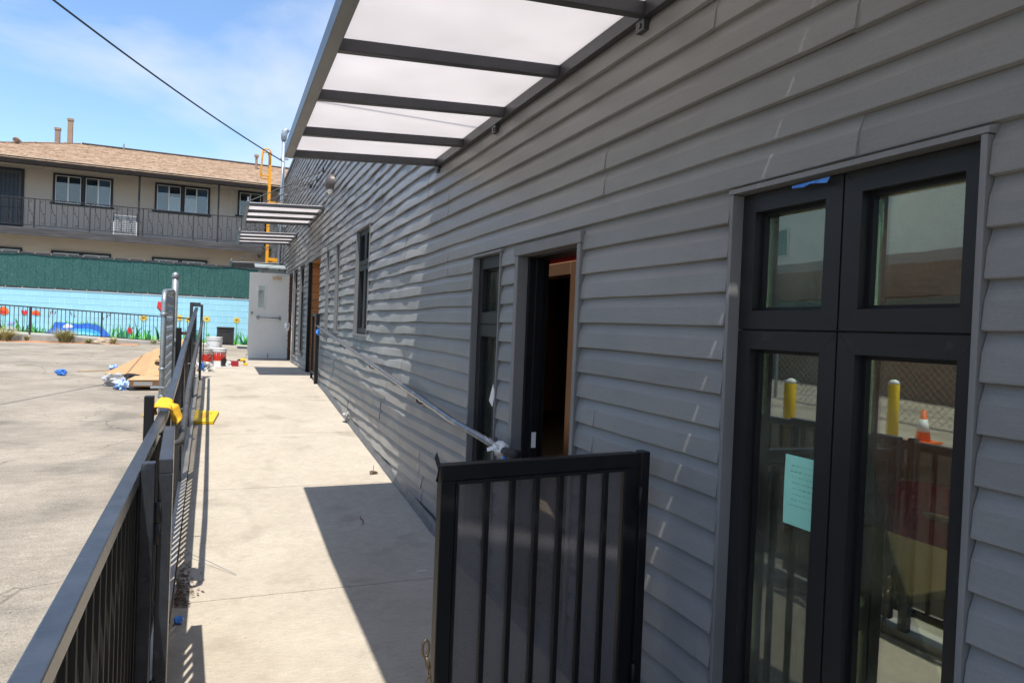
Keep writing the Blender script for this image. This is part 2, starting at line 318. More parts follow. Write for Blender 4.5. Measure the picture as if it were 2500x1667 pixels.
def mesh_mat(name, g, lo, hi):
    m = bpy.data.materials.new(name); m.use_nodes = True; t = m.node_tree; t.nodes.clear(); N = t.nodes.new; K = t.links.new
    o = N('ShaderNodeOutputMaterial'); d = N('ShaderNodeBsdfPrincipled'); d.inputs['Base Color'].default_value = (g, g*.94, g, 1); d.inputs['Roughness'].default_value = .45
    tp = N('ShaderNodeBsdfTransparent'); co = N('ShaderNodeTexCoord'); sx = N('ShaderNodeSeparateXYZ'); K(co.outputs['Object'], sx.inputs[0])
    def wave(sock, f, ph=0):
        a = N('ShaderNodeMath'); a.operation = 'MULTIPLY_ADD'; a.inputs[1].default_value = f; a.inputs[2].default_value = ph; K(sock, a.inputs[0]); b = N('ShaderNodeMath'); b.operation = 'SINE'; K(a.outputs[0], b.inputs[0]); return b.outputs[0]
    mu = N('ShaderNodeMath'); mu.operation = 'MULTIPLY'; ad = N('ShaderNodeMath'); ad.operation = 'ADD'; K(sx.outputs['X'], ad.inputs[0]); K(sx.outputs['Y'], ad.inputs[1]); K(wave(ad.outputs[0], 900), mu.inputs[0]); K(wave(sx.outputs['Z'], 900), mu.inputs[1])
    mr = N('ShaderNodeMapRange'); mr.inputs['From Min'].default_value = -.15; mr.inputs['From Max'].default_value = .15; mr.inputs['To Min'].default_value = lo; mr.inputs['To Max'].default_value = hi; K(mu.outputs[0], mr.inputs['Value'])
    x = N('ShaderNodeMixShader'); K(mr.outputs[0], x.inputs[0]); K(d.outputs[0], x.inputs[1]); K(tp.outputs[0], x.inputs[2]); K(x.outputs[0], o.inputs[0]); return m
M['mesh'] = mesh_mat('perforated_mesh', .125, .12, .84); M['mesh_dark'] = mesh_mat('fence_mesh', .06, .02, .45)

# ------------------------------------------------------------------ levels
W = 1.55
def zr(y): return pl([4.8, 13.0], [0, .585], y)
def za(y): return pl([-80, 3, 22.8, 60], [-.05, -.05, .72, .9], y)
def fx(y): return -.222-.0168*y                       # line of the ramp fence
FY = [-1.5, 4.3, 5.5, 7.3, 8.5, 10.2, 12.6]; FZ = [1.075, 1.06, 1.14, 1.32, 1.435, 1.585, 1.75]
def ft(y): return pl(FY, FZ, y)

# ------------------------------------------------------------------ ground
g = MB().grid(lambda u, v: (lerp(-400, 400, u), lerp(-200, 600, v), -.35), 4, 4).build('ground', M['ground']); kind(g, 'structure')
def lot(u, v):
    y = -25+v*48.6; x = lerp(-60, fx(max(min(y, 13), -2))-.07 if y < 12.7 else -.62, u)
    return (x, y, za(y)+.012*noise.noise(Vector((x*.4, y*.4, 0))))
a = MB().grid(lot, 80, 120)
a.grid(lambda u, v: (lerp(-.62, 2.2, u), lerp(19.3, 23.6, v), za(lerp(19.3, 23.6, v))-.002), 4, 8)
kind(a.build('asphalt_lot', M['asph'], smooth=True), 'structure')
walk = kind(MB().grid(lambda u, v: (lerp(fx(lerp(-4, 13, v))-.02, W+.06, u), lerp(-4, 19.2, v), zr(lerp(-4, 19.2, v))-.03), 2, 60).build('concrete_walk', M['curb']), 'structure')
JO = [-4, -2.4, -.2, 2.0, 4.22, 6.45, 8.57, 10.77, 12.95, 15.1, 17.3, 19.35]
for i in range(len(JO)-1):
    y0, y1 = JO[i]+.004, JO[i+1]-.004
    mb = MB(); n = max(2, int((y1-y0)/.2))
    def sl(u, v, y0=y0, y1=y1):
        y = lerp(y0, y1, v); e = .004 if v in (0, 1) else 0
        xl = fx(y)+.075 if y < 12.9 else -.62
        return (lerp(xl, W+.05, u), y, zr(y)-e)
    mb.grid(sl, 6, n)
    b = len(mb.v)
    for yy in (y0, y1):
        xl = fx(yy)+.075 if yy < 12.9 else -.62
        k = len(mb.v); mb.v += [(xl, yy, zr(yy)-.004), (W+.05, yy, zr(yy)-.004), (W+.05, yy, zr(yy)-.14), (xl, yy, zr(yy)-.14)]; mb.f.append((k, k+1, k+2, k+3))
    xl0 = fx(y0)+.075 if y0 < 12.9 else -.62; xl1 = fx(y1)+.075 if y1 < 12.9 else -.62
    k = len(mb.v); mb.v += [(xl0, y0, zr(y0)-.004), (xl1, y1, zr(y1)-.004), (xl1, y1, zr(y1)-.3), (xl0, y0, zr(y0)-.3)]; mb.f.append((k, k+1, k+2, k+3))
    mb.build('slab', M['conc'], walk)
cb = MB()
def curbf(side):
    pts = []
ys = [-3+.3*i for i in range(54)]
for i, y in enumerate(ys):
    x = fx(y); z = zr(y)+.045
    cb.v += [(x-.075, y, z-.5), (x-.075, y, z), (x+.07, y, z), (x+.07, y, z-.3)]
for i in range(len(ys)-1):
    for k in range(3):
        a0 = i*4+k; cb.f.append((a0, a0+1, a0+5, a0+4))
n = len(cb.v); cb.f.append((n-4, n-3, n-2, n-1))
kind(cb.build('kerb', M['curb']), 'structure')
kind(MB().grid(lambda u, v: (lerp(-14, 6, u), lerp(25.2, 30.2, v), .62), 4, 2).build('added_bounce_strip', M['curb']), 'structure')  # unseen pale strip added to bounce sunlight onto the apartment facade
# strip before the mural, mulch bed
def mz(x): return .737-.033*(x-.43)
kind(MB().grid(lambda u, v: (lerp(-12, 2, u), [23.6, 23.6, 25.0][int(v*2+.5)], (za(23.5)-.3 if v == 0 else mz(lerp(-12, 2, u))-.02+.02*(v > .6))), 10, 2).build('pale_kerb_strip', M['curb']), 'structure')
kind(MB().grid(lambda u, v: (lerp(-12, -2.3, u), lerp(22.75, 23.6, v), .70+.09*math.sin(math.pi*min(1, v+.08))*(1-.6*u)+.02*noise.noise(Vector((u*40, v*6, 2)))), 60, 8).build('mulch_bed', M['mulch']), 'structure')

# ------------------------------------------------------------------ the grey building
bld = thing('gray_building', 'long building clad in wavy dark grey lap siding on the right', 'building', (W, 8, 0))
LAP = .1137; Z00 = 1.851-17*LAP; YE = 27.6; ZT = 5.72; YS = -4.0
OPEN = [ # y0,y1,z0,z1 of holes in the siding
 (1.015, 1.858, .20, 2.062), (2.90, 3.655, .0, 2.035), (3.905, 4.42, .20, 2.062),
 (8.11, 9.01, 1.46, 2.762), (10.37, 10.76, 1.46, 2.765), (11.46, 11.82, 1.46, 2.765),
 (12.66, 14.42, .4, 2.765), (15.22, 16.2, .88, 2.82), (16.7, 17.65, .78, 2.82), (17.95, 19.0, .4, 2.80)]
PROF = [(-.02, .004), (0, .0222), (.03, .0228), (.30, .0203), (.57, .0174), (.585, .0169), (.68, .0126), (.78, .0082), (.88, .0043), (1.0, .0008)]
def warp(y, z):
    A = pl([-4, 4.2, 5.5, 7, 14, 20, 28], [.0012, .0022, .0065, .0110, .0120, .011, .010], y)
    q = noise.noise(Vector((y*1.5, z*2.6, 3.1)))+.7*noise.noise(Vector((y*4.6, z*7.0, 7.7)))
    if z < .5+zr(y): A *= 1.5
    return A*q
def sag(y, z):
    A = pl([-4, 3.5, 5.5, 8, 28], [.0015, .007, .024, .023, .015], y)
    return A*(noise.noise(Vector((y*.55, z*1.7, 11)))+.4*noise.noise(Vector((y*1.7, z*6, 19))))
def profx(t):
    for i in range(len(PROF)-1):
        if t <= PROF[i+1][0]: return lerp(PROF[i][1], PROF[i+1][1], (t-PROF[i][0])/(PROF[i+1][0]-PROF[i][0]))
    return PROF[-1][1]
def seg(mb, k, y0, y1, zlo, zhi, lift=0):
    zb = Z00+k*LAP
    ts = [t for t, _ in PROF if zlo-1e-6 <= zb+t*LAP <= zhi+1e-6 or (t < 0 and zlo <= zb)]
    a, b = max(-.02, (zlo-zb)/LAP), min(1.0, (zhi-zb)/LAP)
    ts = sorted(set([t for t in ts if a <= t <= b]+[a, b]))
    n = max(1, int((y1-y0)/(.075 if y0 > 4 else .14))); base = len(mb.v); m = len(ts)
    for i in range(n+1):
        y = lerp(y0, y1, i/n)
        cl = lift if y0+.03 < y < y1-.03 else lift*.6
        for t in ts:
            z = zb+t*LAP; zz = min(max(z, zb), zb+LAP)
            # the lip of each course follows its own buckling
            o = profx(t)+cl+(.0055*max(0, 1-(y-y0)/.05) if y0 > YS+1 else 0)*(1.1-max(0, t))+warp(y, zz+.5*k)*(1.25-.75*max(0, t))+.0008
            mb.v.append((W-o, y, z+sag(y, zb+t*LAP)))
    for i in range(n):
        for j in range(m-1):
            p = base+i*m+j; mb.f.append((p, p+m, p+m+1, p+1))
    # end faces' folded edges
    for i in (0, n):
        q = len(mb.v)
        for j in range(m): x, y, z = mb.v[base+i*m+j]; mb.v.append((x+.012, y, z))
        for j in range(m-1): mb.f.append((base+i*m+j, base+i*m+j+1, q+j+1, q+j))
segs = []
rs = random.Random(3)
NK = int((ZT-Z00)/LAP)+1
off = 0
for k in range(-3, NK):
    if k % 2 == 0 or k == -3: off = rs.uniform(0, 3.66)
    zb = Z00+k*LAP; zt = min(zb+LAP, ZT)
    cuts = {YS, YE}; s_ = YS+off-3.66
    seams = []
    while s_ < YE:
        if s_ > YS+.3: seams.append(s_)
        s_ += 3.66
    pts = sorted(set([YS, YE]+seams+[y for o in OPEN if o[2] < zt and o[3] > zb for y in o[:2]]))
    for a0, b0 in zip(pts[:-1], pts[1:]):
        if b0-a0 < .02: continue
        mid = (a0+b0)/2; lo, hi = zb-.02*LAP, zt; skip = False; extra = None
        for o in OPEN:
            if o[0] < mid < o[1] and o[2] < zt and o[3] > zb:
                if o[2] <= zb and o[3] >= zt: skip = True
                elif o[3] < zt: lo = max(lo, o[3])
                else: hi = min(hi, o[2])
        if skip or hi-lo < .01: continue
        if b0 < 99 and zr(b0)-.1 > hi: continue
        lift = .003*((int(mid/3.66*10)+k//2) % 2)
        ya, yb = a0-(.018 if a0 in seams else 0), b0
        ip = [toimg((W, y, z)) for y in (ya, (ya+yb)/2, yb) for z in (lo, hi)]
        vis = any(p and -30 < p[0] < 2530 and -30 < p[1] < 1700 for p in ip)
        pp = [p for p in ip if p]
        area = 0
        if vis and len(pp) == 6:
            area = (min(max(p[0] for p in pp), 2500)-max(min(p[0] for p in pp), 0))*abs(ip[2][1]-ip[3][1])
        elif vis: area = 9000
        segs.append((area, k, ya, yb, lo, hi, lift))
segs.sort(key=lambda t: -t[0])
rest = MB()
for i, (ar, k, ya, yb, lo, hi, lift) in enumerate(segs):
    if i < 296 and ar > 60:
        mb = MB(); seg(mb, k, ya, yb, lo, hi, lift); mb.build('siding_plank', M['siding'], bld, smooth=False)
    else: seg(rest, k, ya, yb, lo, hi, lift)
kind(rest.build('siding_remainder', M['siding'], bld), 'stuff')
# wall core with the openings left free
core = MB(); ysp = sorted(set([YS, YE]+[y for o in OPEN for y in o[:2]]))
for a0, b0 in zip(ysp[:-1], ysp[1:]):
    mid = (a0+b0)/2; zs = [(-.4, ZT)]
    for o in OPEN:
        if o[0] < mid < o[1]: zs = [(-.4, o[2]), (o[3], ZT)]
    for z0, z1 in zs: core.box(W+.003, W+.16, a0, b0, z0, z1)
core.box(W-.05, W+.4, YS, YE, ZT+.001, ZT+.06)
core.box(W+.16, W+9, YE-.2, YE, -.4, ZT); core.box(W+.16, W+9, YS, YS+.2, -.4, ZT)
for a0, b0, c0, d0 in [(W+.40, W+9, 6.5, YE), (4.2, W+9, YS, 6.5), (W+.40, 4.2, YS, -.5)]: core.box(a0, b0, c0, d0, ZT-.2, ZT-.05)  # unseen roof left open so daylight reaches the added ceiling holes
core.build('wall_core', M['trim'], bld)
# base flashing, dented
fl = MB(); fy = [YS+.12*i for i in range(int((12.62-YS)/.12)+1)]
for i, y in enumerate(fy):
    z = zr(y); w = .004*noise.noise(Vector((y*3, 0, 1)))+(.012*max(0, noise.noise(Vector((y*1.3, 5, 1)))) if y > 5 else 0)
    fl.v += [(W-.052-w, y, z+.004), (W-.046-w, y, z+.012), (W-.030-1.5*w, y, z+.05+w), (W-.020, y, z+.075+1.2*w), (W-.002, y, z+.078)]
for i in range(len(fy)-1):
    for j in range(4): p = i*5+j; fl.f.append((p, p+5, p+6, p+1))
fl.build('base_flashing', M['flash'], bld)
# rooms behind the openings
rm = MB(); X2 = W+4.6
rm.box(W+.17, X2, YS+.2, 12.6, -.12, -.004)
kind(rm.build('interior_floor', M['ifloor']), 'structure')
rm = MB(); rm.box(W+.17, X2, 12.75, 20.5, .35, .575); kind(rm.build('interior_floor', M['ifloor']), 'structure')
rm = MB(); rm.box(X2, X2+.1, YS+.2, 20.5, -.12, 3.2)

SK = [(1.9, 2.5, 3.6, 5.2), (2.0, 4.1, .3, 2.4), (2.9, 4.1, 4.6, 6.3)]
for a0, b0, c0, d0 in SK[1:]: kind(MB().box(a0-.02, b0+.02, c0-.02, d0+.02, 3.052, 3.06).build('added_light_panel', M['light_diffuser']), 'structure')  # covers on the added ceiling holes, spreading daylight into the rooms
SK = [(1.9, 2.5, 3.6, 5.2), (2.0, 4.1, .3, 2.4), (2.9, 4.1, 4.6, 6.3)]      # invented ceiling holes that let daylight into lobby, classroom and back room
xs_ = sorted({W+.17, X2, *[h[0] for h in SK], *[h[1] for h in SK]}); ys_ = sorted({YS+.2, 20.5, *[h[2] for h in SK], *[h[3] for h in SK]})
for a0, b0 in zip(xs_[:-1], xs_[1:]):
    for c0, d0 in zip(ys_[:-1], ys_[1:]):
        mx_, my_ = (a0+b0)/2, (c0+d0)/2
        if not any(h[0] < mx_ < h[1] and h[2] < my_ < h[3] for h in SK): rm.box(a0, b0, c0, d0, 2.95, 3.05)
rm.box(W+.17, X2, YS+.2, YS+.3, -.1, 2.95); rm.box(W+.17, X2, 20.5, 20.6, -.1, 2.95)
rm.box(W+.17, X2, 2.77, 2.85, 0, 2.95); rm.box(W+.17, X2, 12.62, 12.74, 0, 2.95); rm.box(W+1.3, X2, 14.6, 14.7, .575, 2.95)
kind(rm.build('interior_wall', M['inner']), 'structure')
rm = MB(); xw = 2.6
rm.box(xw, xw+.1, 2.86, 4.97, 0, 2.95); rm.box(xw, xw+.1, 6.0, 12.6, 0, 2.95); rm.box(xw, xw+.1, 4.97, 6.0, 2.06, 2.95)
rm = kind(rm.build('interior_partition', M['maroon']), 'structure')
MB().box(xw-.03, xw+.11, 4.93, 5.04, 0, 2.16).box(xw-.03, xw+.11, 5.04, 6.05, 2.05, 2.16).build('door_casing', M['casing'], rm, bevel=.006)
MB().box(xw+.02, xw+.09, 5.04, 5.12, 0, 2.05).build('door_jamb', M['brown'], rm)

# ---- windows
def sash(parent, y0, y1, z0, z1, x, gm, fwid=.065, depth=.055, name='sash', drop=0):
    """four mitred members around a deep-set pane"""
    f = MB(); yi0, yi1, zi0, zi1 = y0+fwid, y1-fwid, z0+fwid, z1-fwid
    o = [(y0,z0),(y1,z0),(y1,z1),(y0,z1)]; n = [(yi0,zi0),(yi1,zi0),(yi1,zi1),(yi0,zi1)]
    for i in range(4):
        j = (i+1) % 4; b = len(f.v)
        e = .0006
        def inset(p, q, t): return (lerp(p[0], q[0], t), lerp(p[1], q[1], t))
        A, B, C, D = o[i], o[j], n[j], n[i]
        A, B = inset(A, B, .0012), inset(B, A, .0012)
        f.v += [(x, *A), (x, *B), (x, *C), (x, *D), (x+depth, *A), (x+depth, *B), (x+depth, *C), (x+depth, *D)]
        f.f += [(b, b+3, b+2, b+1), (b+3, b+7, b+6, b+2), (b, b+1, b+5, b+4), (b, b+4, b+7, b+3), (b+1, b+2, b+6, b+5)]
    s = f.build(name, M['frame'], parent)
    MB().box(x+depth-.022, x+depth-.002, yi0+.012, yi1-.012, zi0+.012, zi1-.012).v
    # stepped glazing bead
    g_ = MB()
    for (a0, a1, b0, b1) in ((yi0, yi0+.012, zi0, zi1), (yi1-.012, yi1, zi0, zi1), (yi0+.012, yi1-.012, zi0, zi0+.012), (yi0+.012, yi1-.012, zi1-.012, zi1)):
        g_.box(x+depth*.55, x+depth+.004, a0+.0005, a1-.0005, b0+.0005, b1-.0005)
    g_.build('glazing_bead', M['black'], s)
    MB().box(x+depth-.006, x+depth-.001, yi0+.012, yi1-.012, zi0+.012, zi1-.012).build('pane', gm, s)
    return s
def trim(parent, y0, y1, z0, z1, w=.013, x0=.032, sill=False, head=True):
    xo = W-x0
    MB().box(xo, W+.05, y1-.002, y1+w, z0-.01, z1).build('window_trim', M['trim'], parent, bevel=.002)
    MB().box(xo, W+.05, y0-w, y0+.002, z0-.01, z1).build('window_trim', M['trim'], parent, bevel=.002)
    h = MB(); h.add([(xo-.002, y0-w-.004, z1+.001), (xo-.002, y1+w+.004, z1+.001), (xo-.002, y1+w+.004, z1+w+.003), (xo-.002, y0-w-.004, z1+w+.003), (W+.05, y0-w-.012, z1+.001), (W+.05, y1+w+.006, z1+.001), (W, y1+w+.006, z1+w+.012), (W, y0-w-.012, z1+w+.012)],
       [(0,3,2,1),(0,1,5,4),(3,7,6,2),(1,2,6,5),(0,4,7,3)])
    h.build('head_trim', M['trim'], parent)
    if sill: MB().box(xo-.008, W+.05, y0-w-.01, y1+w+.01, z0-.04, z0-.012).build('sill', M['trim'], parent, bevel=.003)
# big double window beside the camera
fxp = W+.012
def window(y0, y1, z0, z1, zm, cols, gm, sill=False, x=None, fwid=.065, name='window'):
    w = bpy.data.objects.new(name, None); COL.objects.link(w); WOFF[w] = Vector((W, (y0+y1)/2, z0)); w.parent = bld; w.location = WOFF[w]-WOFF[bld]
    x = fxp if x is None else x
    cw = (y1-y0)/cols
    bk = MB(); 
    for c in range(1, cols): bk.box(x+.02, x+.06, y0+c*cw-.004, y0+c*cw+.004, z0, z1)
    bk.box(x+.02, x+.06, y0, y1, zm-.004, zm+.004)
    bk.build('frame_gasket', M['dark'], w)
    for c in range(cols):
        for (a0, b0) in ((z0, zm), (zm, z1)):
            sash(w, y0+c*cw+.003, y0+(c+1)*cw-.003, a0+.003, b0-.003, x, gm, fwid)
    for a0, b0, c0, d0 in ((y0-.014, y0+.03, z0, z1), (y1-.03, y1+.014, z0, z1), (y0+.0301, y1-.0301, z1-.03, z1+.006)): MB().box(x+.062, W+.175, a0, b0, c0, d0).build('reveal', M['blackcloth'], w)
    trim(w, y0, y1, z0, z1, sill=sill)
    return w
bw = window(1.03, 1.838, .20, 2.050, 1.613, 2, M['glass'], fwid=.058)
sw = window(3.92, 4.40, .20, 2.050, 1.613, 1, M['glass'], fwid=.075)
window(8.13, 8.99, 1.47, 2.75, 2.31, 2, M['glass_far'], sill=True, fwid=.06)
window(10.39, 10.74, 1.47, 2.753, 2.31, 1, M['glass_far'], sill=True, fwid=.06)
window(11.48, 11.80, 1.47, 2.753, 2.31, 1, M['glass_far'], sill=True, fwid=.06)
window(15.24, 16.18, .89, 2.81, 2.31, 2, M['glass_far'], sill=True, fwid=.06)
window(16.72, 17.63, .79, 2.81, 2.31, 2, M['glass_far'], sill=True, fwid=.06)
# scrap of blue masking tape at the window head, bolts
MB().add([(W-.0135,1.46,2.041),(W-.0135,1.53,2.040),(W-.0135,1.60,2.039),(W-.0135,1.60,2.032),(W-.0135,1.555,2.028),(W-.0135,1.53,2.034),(W-.0135,1.47,2.026)],[(0,1,5,6),(1,2,3,4,5)]).build('masking_tape', M['blue'], bw)
# paper sheet on the left lower pane
xg = fxp+.055-.008
p = thing('paper_notice', 'mint green paper notice taped on the large window pane', 'paper', (xg, 1.54, 1.05))
MB().grid(lambda u, v: (xg-.001-.002*math.sin(3*v), lerp(1.475, 1.648, u), lerp(1.025, 1.236, v)), 4, 6).build('sheet', M['paper'], p)
mk = MB(); rr = random.Random(5)
for i in range(8):
    z = 1.205-.017*i; y = 1.53
    while y < 1.615:
        l = rr.uniform(.004, .014); mk.add([(xg-.0045,y,z),(xg-.0045,y+l,z+rr.uniform(-.002,.002)),(xg-.0045,y+l,z+.0022),(xg-.0045,y,z+.0022)],[(0,1,2,3)]); y += l+.005
mk.build('handwriting', M['ink'], p)
p = tag(MB().add([(fxp+.045,4.177,1.236),(fxp+.03,4.10,1.177),(fxp+.045,4.175,1.083),(fxp+.047,4.245,1.118)],[(0,1,2,3)]).build('window_tag', M['wpaper']), 'torn white paper tag on the narrow window by the open doorway', 'paper')

# ---- doorway
dw = bpy.data.objects.new('doorway', None); COL.objects.link(dw); WOFF[dw] = Vector((W, 3.28, 0)); dw.parent = bld; dw.location = WOFF[dw]-WOFF[bld]
xo = W-.036
MB().box(xo, W+.03, 3.625, 3.672, 0, 2.0).build('jamb_trim', M['trim'], dw, bevel=.003); MB().box(xo, W+.04, 2.90-.018, 2.915, 0, 2.0).build('jamb_trim', M['trim'], dw, bevel=.003)
MB().box(xo-.004, W+.045, 2.875, 3.68, 2.0005, 2.055).build('head_trim', M['trim'], dw, bevel=.004)
MB().box(W+.0305, W+.155, 3.61, 3.665, 0, 2.0).box(W+.07, W+.12, 3.594, 3.6095, 0, 1.99).box(W+.041, W+.155, 2.895, 2.93, 0, 2.0).box(W+.041, W+.155, 2.93, 3.61, 1.99, 2.015).build('door_frame', M['black'], dw, bevel=.002)
MB().box(W+.078, W+.105, 3.592, 3.5935, .92, 1.008).build('sticker', M['wpaper'], dw); MB().box(W+.035, W+.0405, 2.9305, 2.939, 1.66, 1.79).build('sticker', M['wpaper'], dw)
MB().box(W-.01, W+.155, 2.93, 3.61, -.003, .012).build('threshold', M['galv'], dw)
# stacked brown bins and bottles in the dark beyond the doorway
for i, (yy, h) in enumerate(((5.25, .78), (5.62, .74))):
    b = thing('brown_bin', ('brown bin' if i else 'right hand brown bin')+' standing in the dark room beyond the open doorway', 'bin', (3.3, yy, 0))
    MB().box(3.1, 3.5, yy-.16, yy+.16, 0, h).build('body', M['brown'], b, bevel=.015)
    MB().box(3.08, 3.52, yy-.175, yy+.175, h+.001, h+.04).build('lid', M['dark'], b, bevel=.01)
# interior furniture behind the large window
def table(x, y, sx, sy, lab):
    t = thing('classroom_table', lab, 'table', (x, y, 0))
    MB().box(x-sx, x+sx, y-sy, y+sy, .70, .735).build('tabletop', M['tabletop'], t, bevel=.008)
    for ax in (-1, 1):
        for ay in (-1, 1): MB().tube([(x+ax*(sx-.06), y+ay*(sy-.06), 0), (x+ax*(sx-.06), y+ay*(sy-.06), .70)], .016).build('leg', M['redchair'], t)
def chair(x, y, a, lab):
    t = thing('red_chair', lab, 'chair', (x, y, 0)); c, s_ = math.cos(a), math.sin(a)
    def P(u, v, z): return (x+c*u-s_*v, y+s_*u+c*v, z)
    MB().grid(lambda u, v: P(lerp(-.2, .2, u), lerp(-.2, .2, v), .44-.02*math.sin(math.pi*u)), 6, 4).build('seat', M['redchair'], t)
    MB().grid(lambda u, v: P(-.2-.05*v, lerp(-.2, .2, u), lerp(.5, .86, v)+.02*math.sin(math.pi*u)), 6, 5).build('backrest', M['redchair'], t)
    for su in (-1, 1):
        for sv in (-1, 1): MB().tube([P(su*.17, sv*.17, .44), P(su*.21, sv*.2, 0)], .012).build('leg', M['alu'], t)
table(2.45, 2.15, .38, .50, 'beige topped table just inside the large window'); table(3.75, 2.0, .38, .6, 'second beige topped table deeper inside the large window')
chair(3.15, 2.42, 3.3, 'red chair seen dimly through the right lower pane'); chair(2.35, 2.66, -1.57, 'red chair seen dimly behind the mint paper notice')
b = thing('storage_box', 'tan box on the floor seen through the right lower pane', 'box', (3.0, 1.9, 0))
MB().box(2.85, 3.25, 1.6, 2.1, 0, .5).build('body', M['card2'], b, bevel=.01); MB().box(2.84, 3.26, 1.59, 2.11, .501, .53).build('lid', M['card2'], b, bevel=.005)
b = thing('stapler', 'small black and orange gadget on the table inside the window', 'gadget', (2.36, 2.42, .736))
MB().box(2.30, 2.42, 2.36, 2.48, .736, .76).build('body', M['cone'], b, bevel=.01); MB().box(2.31, 2.41, 2.37, 2.47, .7605, .775).build('top', M['dark'], b, bevel=.01)

# ---- wood-lined entrance recess
rc = bpy.data.objects.new('entrance_recess', None); COL.objects.link(rc); WOFF[rc] = Vector((W, 13.5, .585)); rc.parent = bld; rc.location = WOFF[rc]-WOFF[bld]
z = .585
while z < 2.74:
    h = min(.158, 2.745-z); MB().box(W+.03, W+1.15, 14.395, 14.412, z+.003, z+h-.004).build('wood_plank', M['wood'], rc); z += .16
for i in range(7): MB().box(W+.03+.16*i+.003, W+.03+.16*(i+1)-.003, 12.70, 14.39, 2.747, 2.762).build('soffit_plank', M['wood'], rc)
MB().box(W-.035, W+.03, 14.375, 14.435, .4, 2.77).build('corner_trim', M['black'], rc)
MB().box(W-.02, W+.03, 12.64, 12.68, .4, 2.77).build('corner_trim', M['trim'], rc)
MB().box(W+1.15, W+1.2, 12.65, 14.41, .585, 2.75).build('inner_door', M['frame'], rc)

# ---- white exit door standing open
dr = bpy.data.objects.new('exit_door', None); COL.objects.link(dr); WOFF[dr] = Vector((W, 19.0, .6)); dr.parent = bld; dr.location = WOFF[dr]-WOFF[bld]
dr['label'] = 'scuffed cream steel door standing open with panic bar'
y0 = 19.0; dx0, dx1, dz0, dz1 = .555, 1.53, .607, 2.80
d = MB(); lx0, lx1, lz0, lz1 = .775, .93, 1.90, 2.47
for (a0, a1, b0, b1) in ((dx0, lx0, dz0, dz1), (lx1, dx1, dz0, dz1), (lx0, lx1, dz0, lz0), (lx0, lx1, lz1, dz1)): d.box(a0, a1, y0, y0+.045, b0, b1)
leaf = d.build('door_leaf', M['door'], dr)
f = MB()
for (a0, a1, b0, b1) in ((lx0-.028, lx0+.004, lz0-.03, lz1+.03), (lx1-.004, lx1+.028, lz0-.03, lz1+.03), (lx0+.004, lx1-.004, lz0-.03, lz0+.004), (lx0+.004, lx1-.004, lz1-.004, lz1+.03)): f.box(a0, a1, y0-.009, y0-.001, b0, b1)
f.build('lite_frame', M['door'], leaf, bevel=.002)
MB().box(lx0, lx1, y0+.015, y0+.02, lz0, lz1).build('lite_glass', M['vision'], leaf)
pb = MB(); pb.tube([(.79, y0-.06, 1.655), (1.28, y0-.06, 1.655)], .014, 10); pb.build('panic_bar', M['galv'], dr, smooth=True)
for xx in (.775, 1.295): MB().blob((xx, y0-.035, 1.655), .045, .045, .04, 12, 8, 0).build('bar_mount', M['galv'], dr, smooth=True)
MB().lathe([(.004,-.05),(.028,-.048),(.03,-.03),(.018,-.02),(.018,0)], (.628, y0, 1.765), 14, 'y').build('door_knob', M['galv'], dr, smooth=True)
MB().box(1.10, 1.32, y0-.055, y0-.002, 2.66, 2.715).build('door_closer', M['brass'], dr, bevel=.008)
MB().bar((1.20, y0-.03, 2.735), (1.42, y0-.25, 2.745), .018, .008).bar((1.42, y0-.25, 2.745), (W, y0-.45, 2.75), .018, .008).build('closer_arm', M['galv'], dr)
MB().box(1.035, 1.06, y0-.012, y0-.001, .63, .74).tube([(1.047, y0-.02, .60), (1.047, y0-.02, .70)], .01).build('kick_stop', M['galv'], dr)
MB().box(W-.02, W+.16, 18.93, 18.99, .5, 2.80).box(W-.02, W+.16, 17.95, 18.0, .5, 2.80).build('door_frame', M['brown'], dr)
MB().box(W-.03, W+.1, 17.90, 17.949, .5, 2.82).build('jamb_trim', M['soffit'], dr)

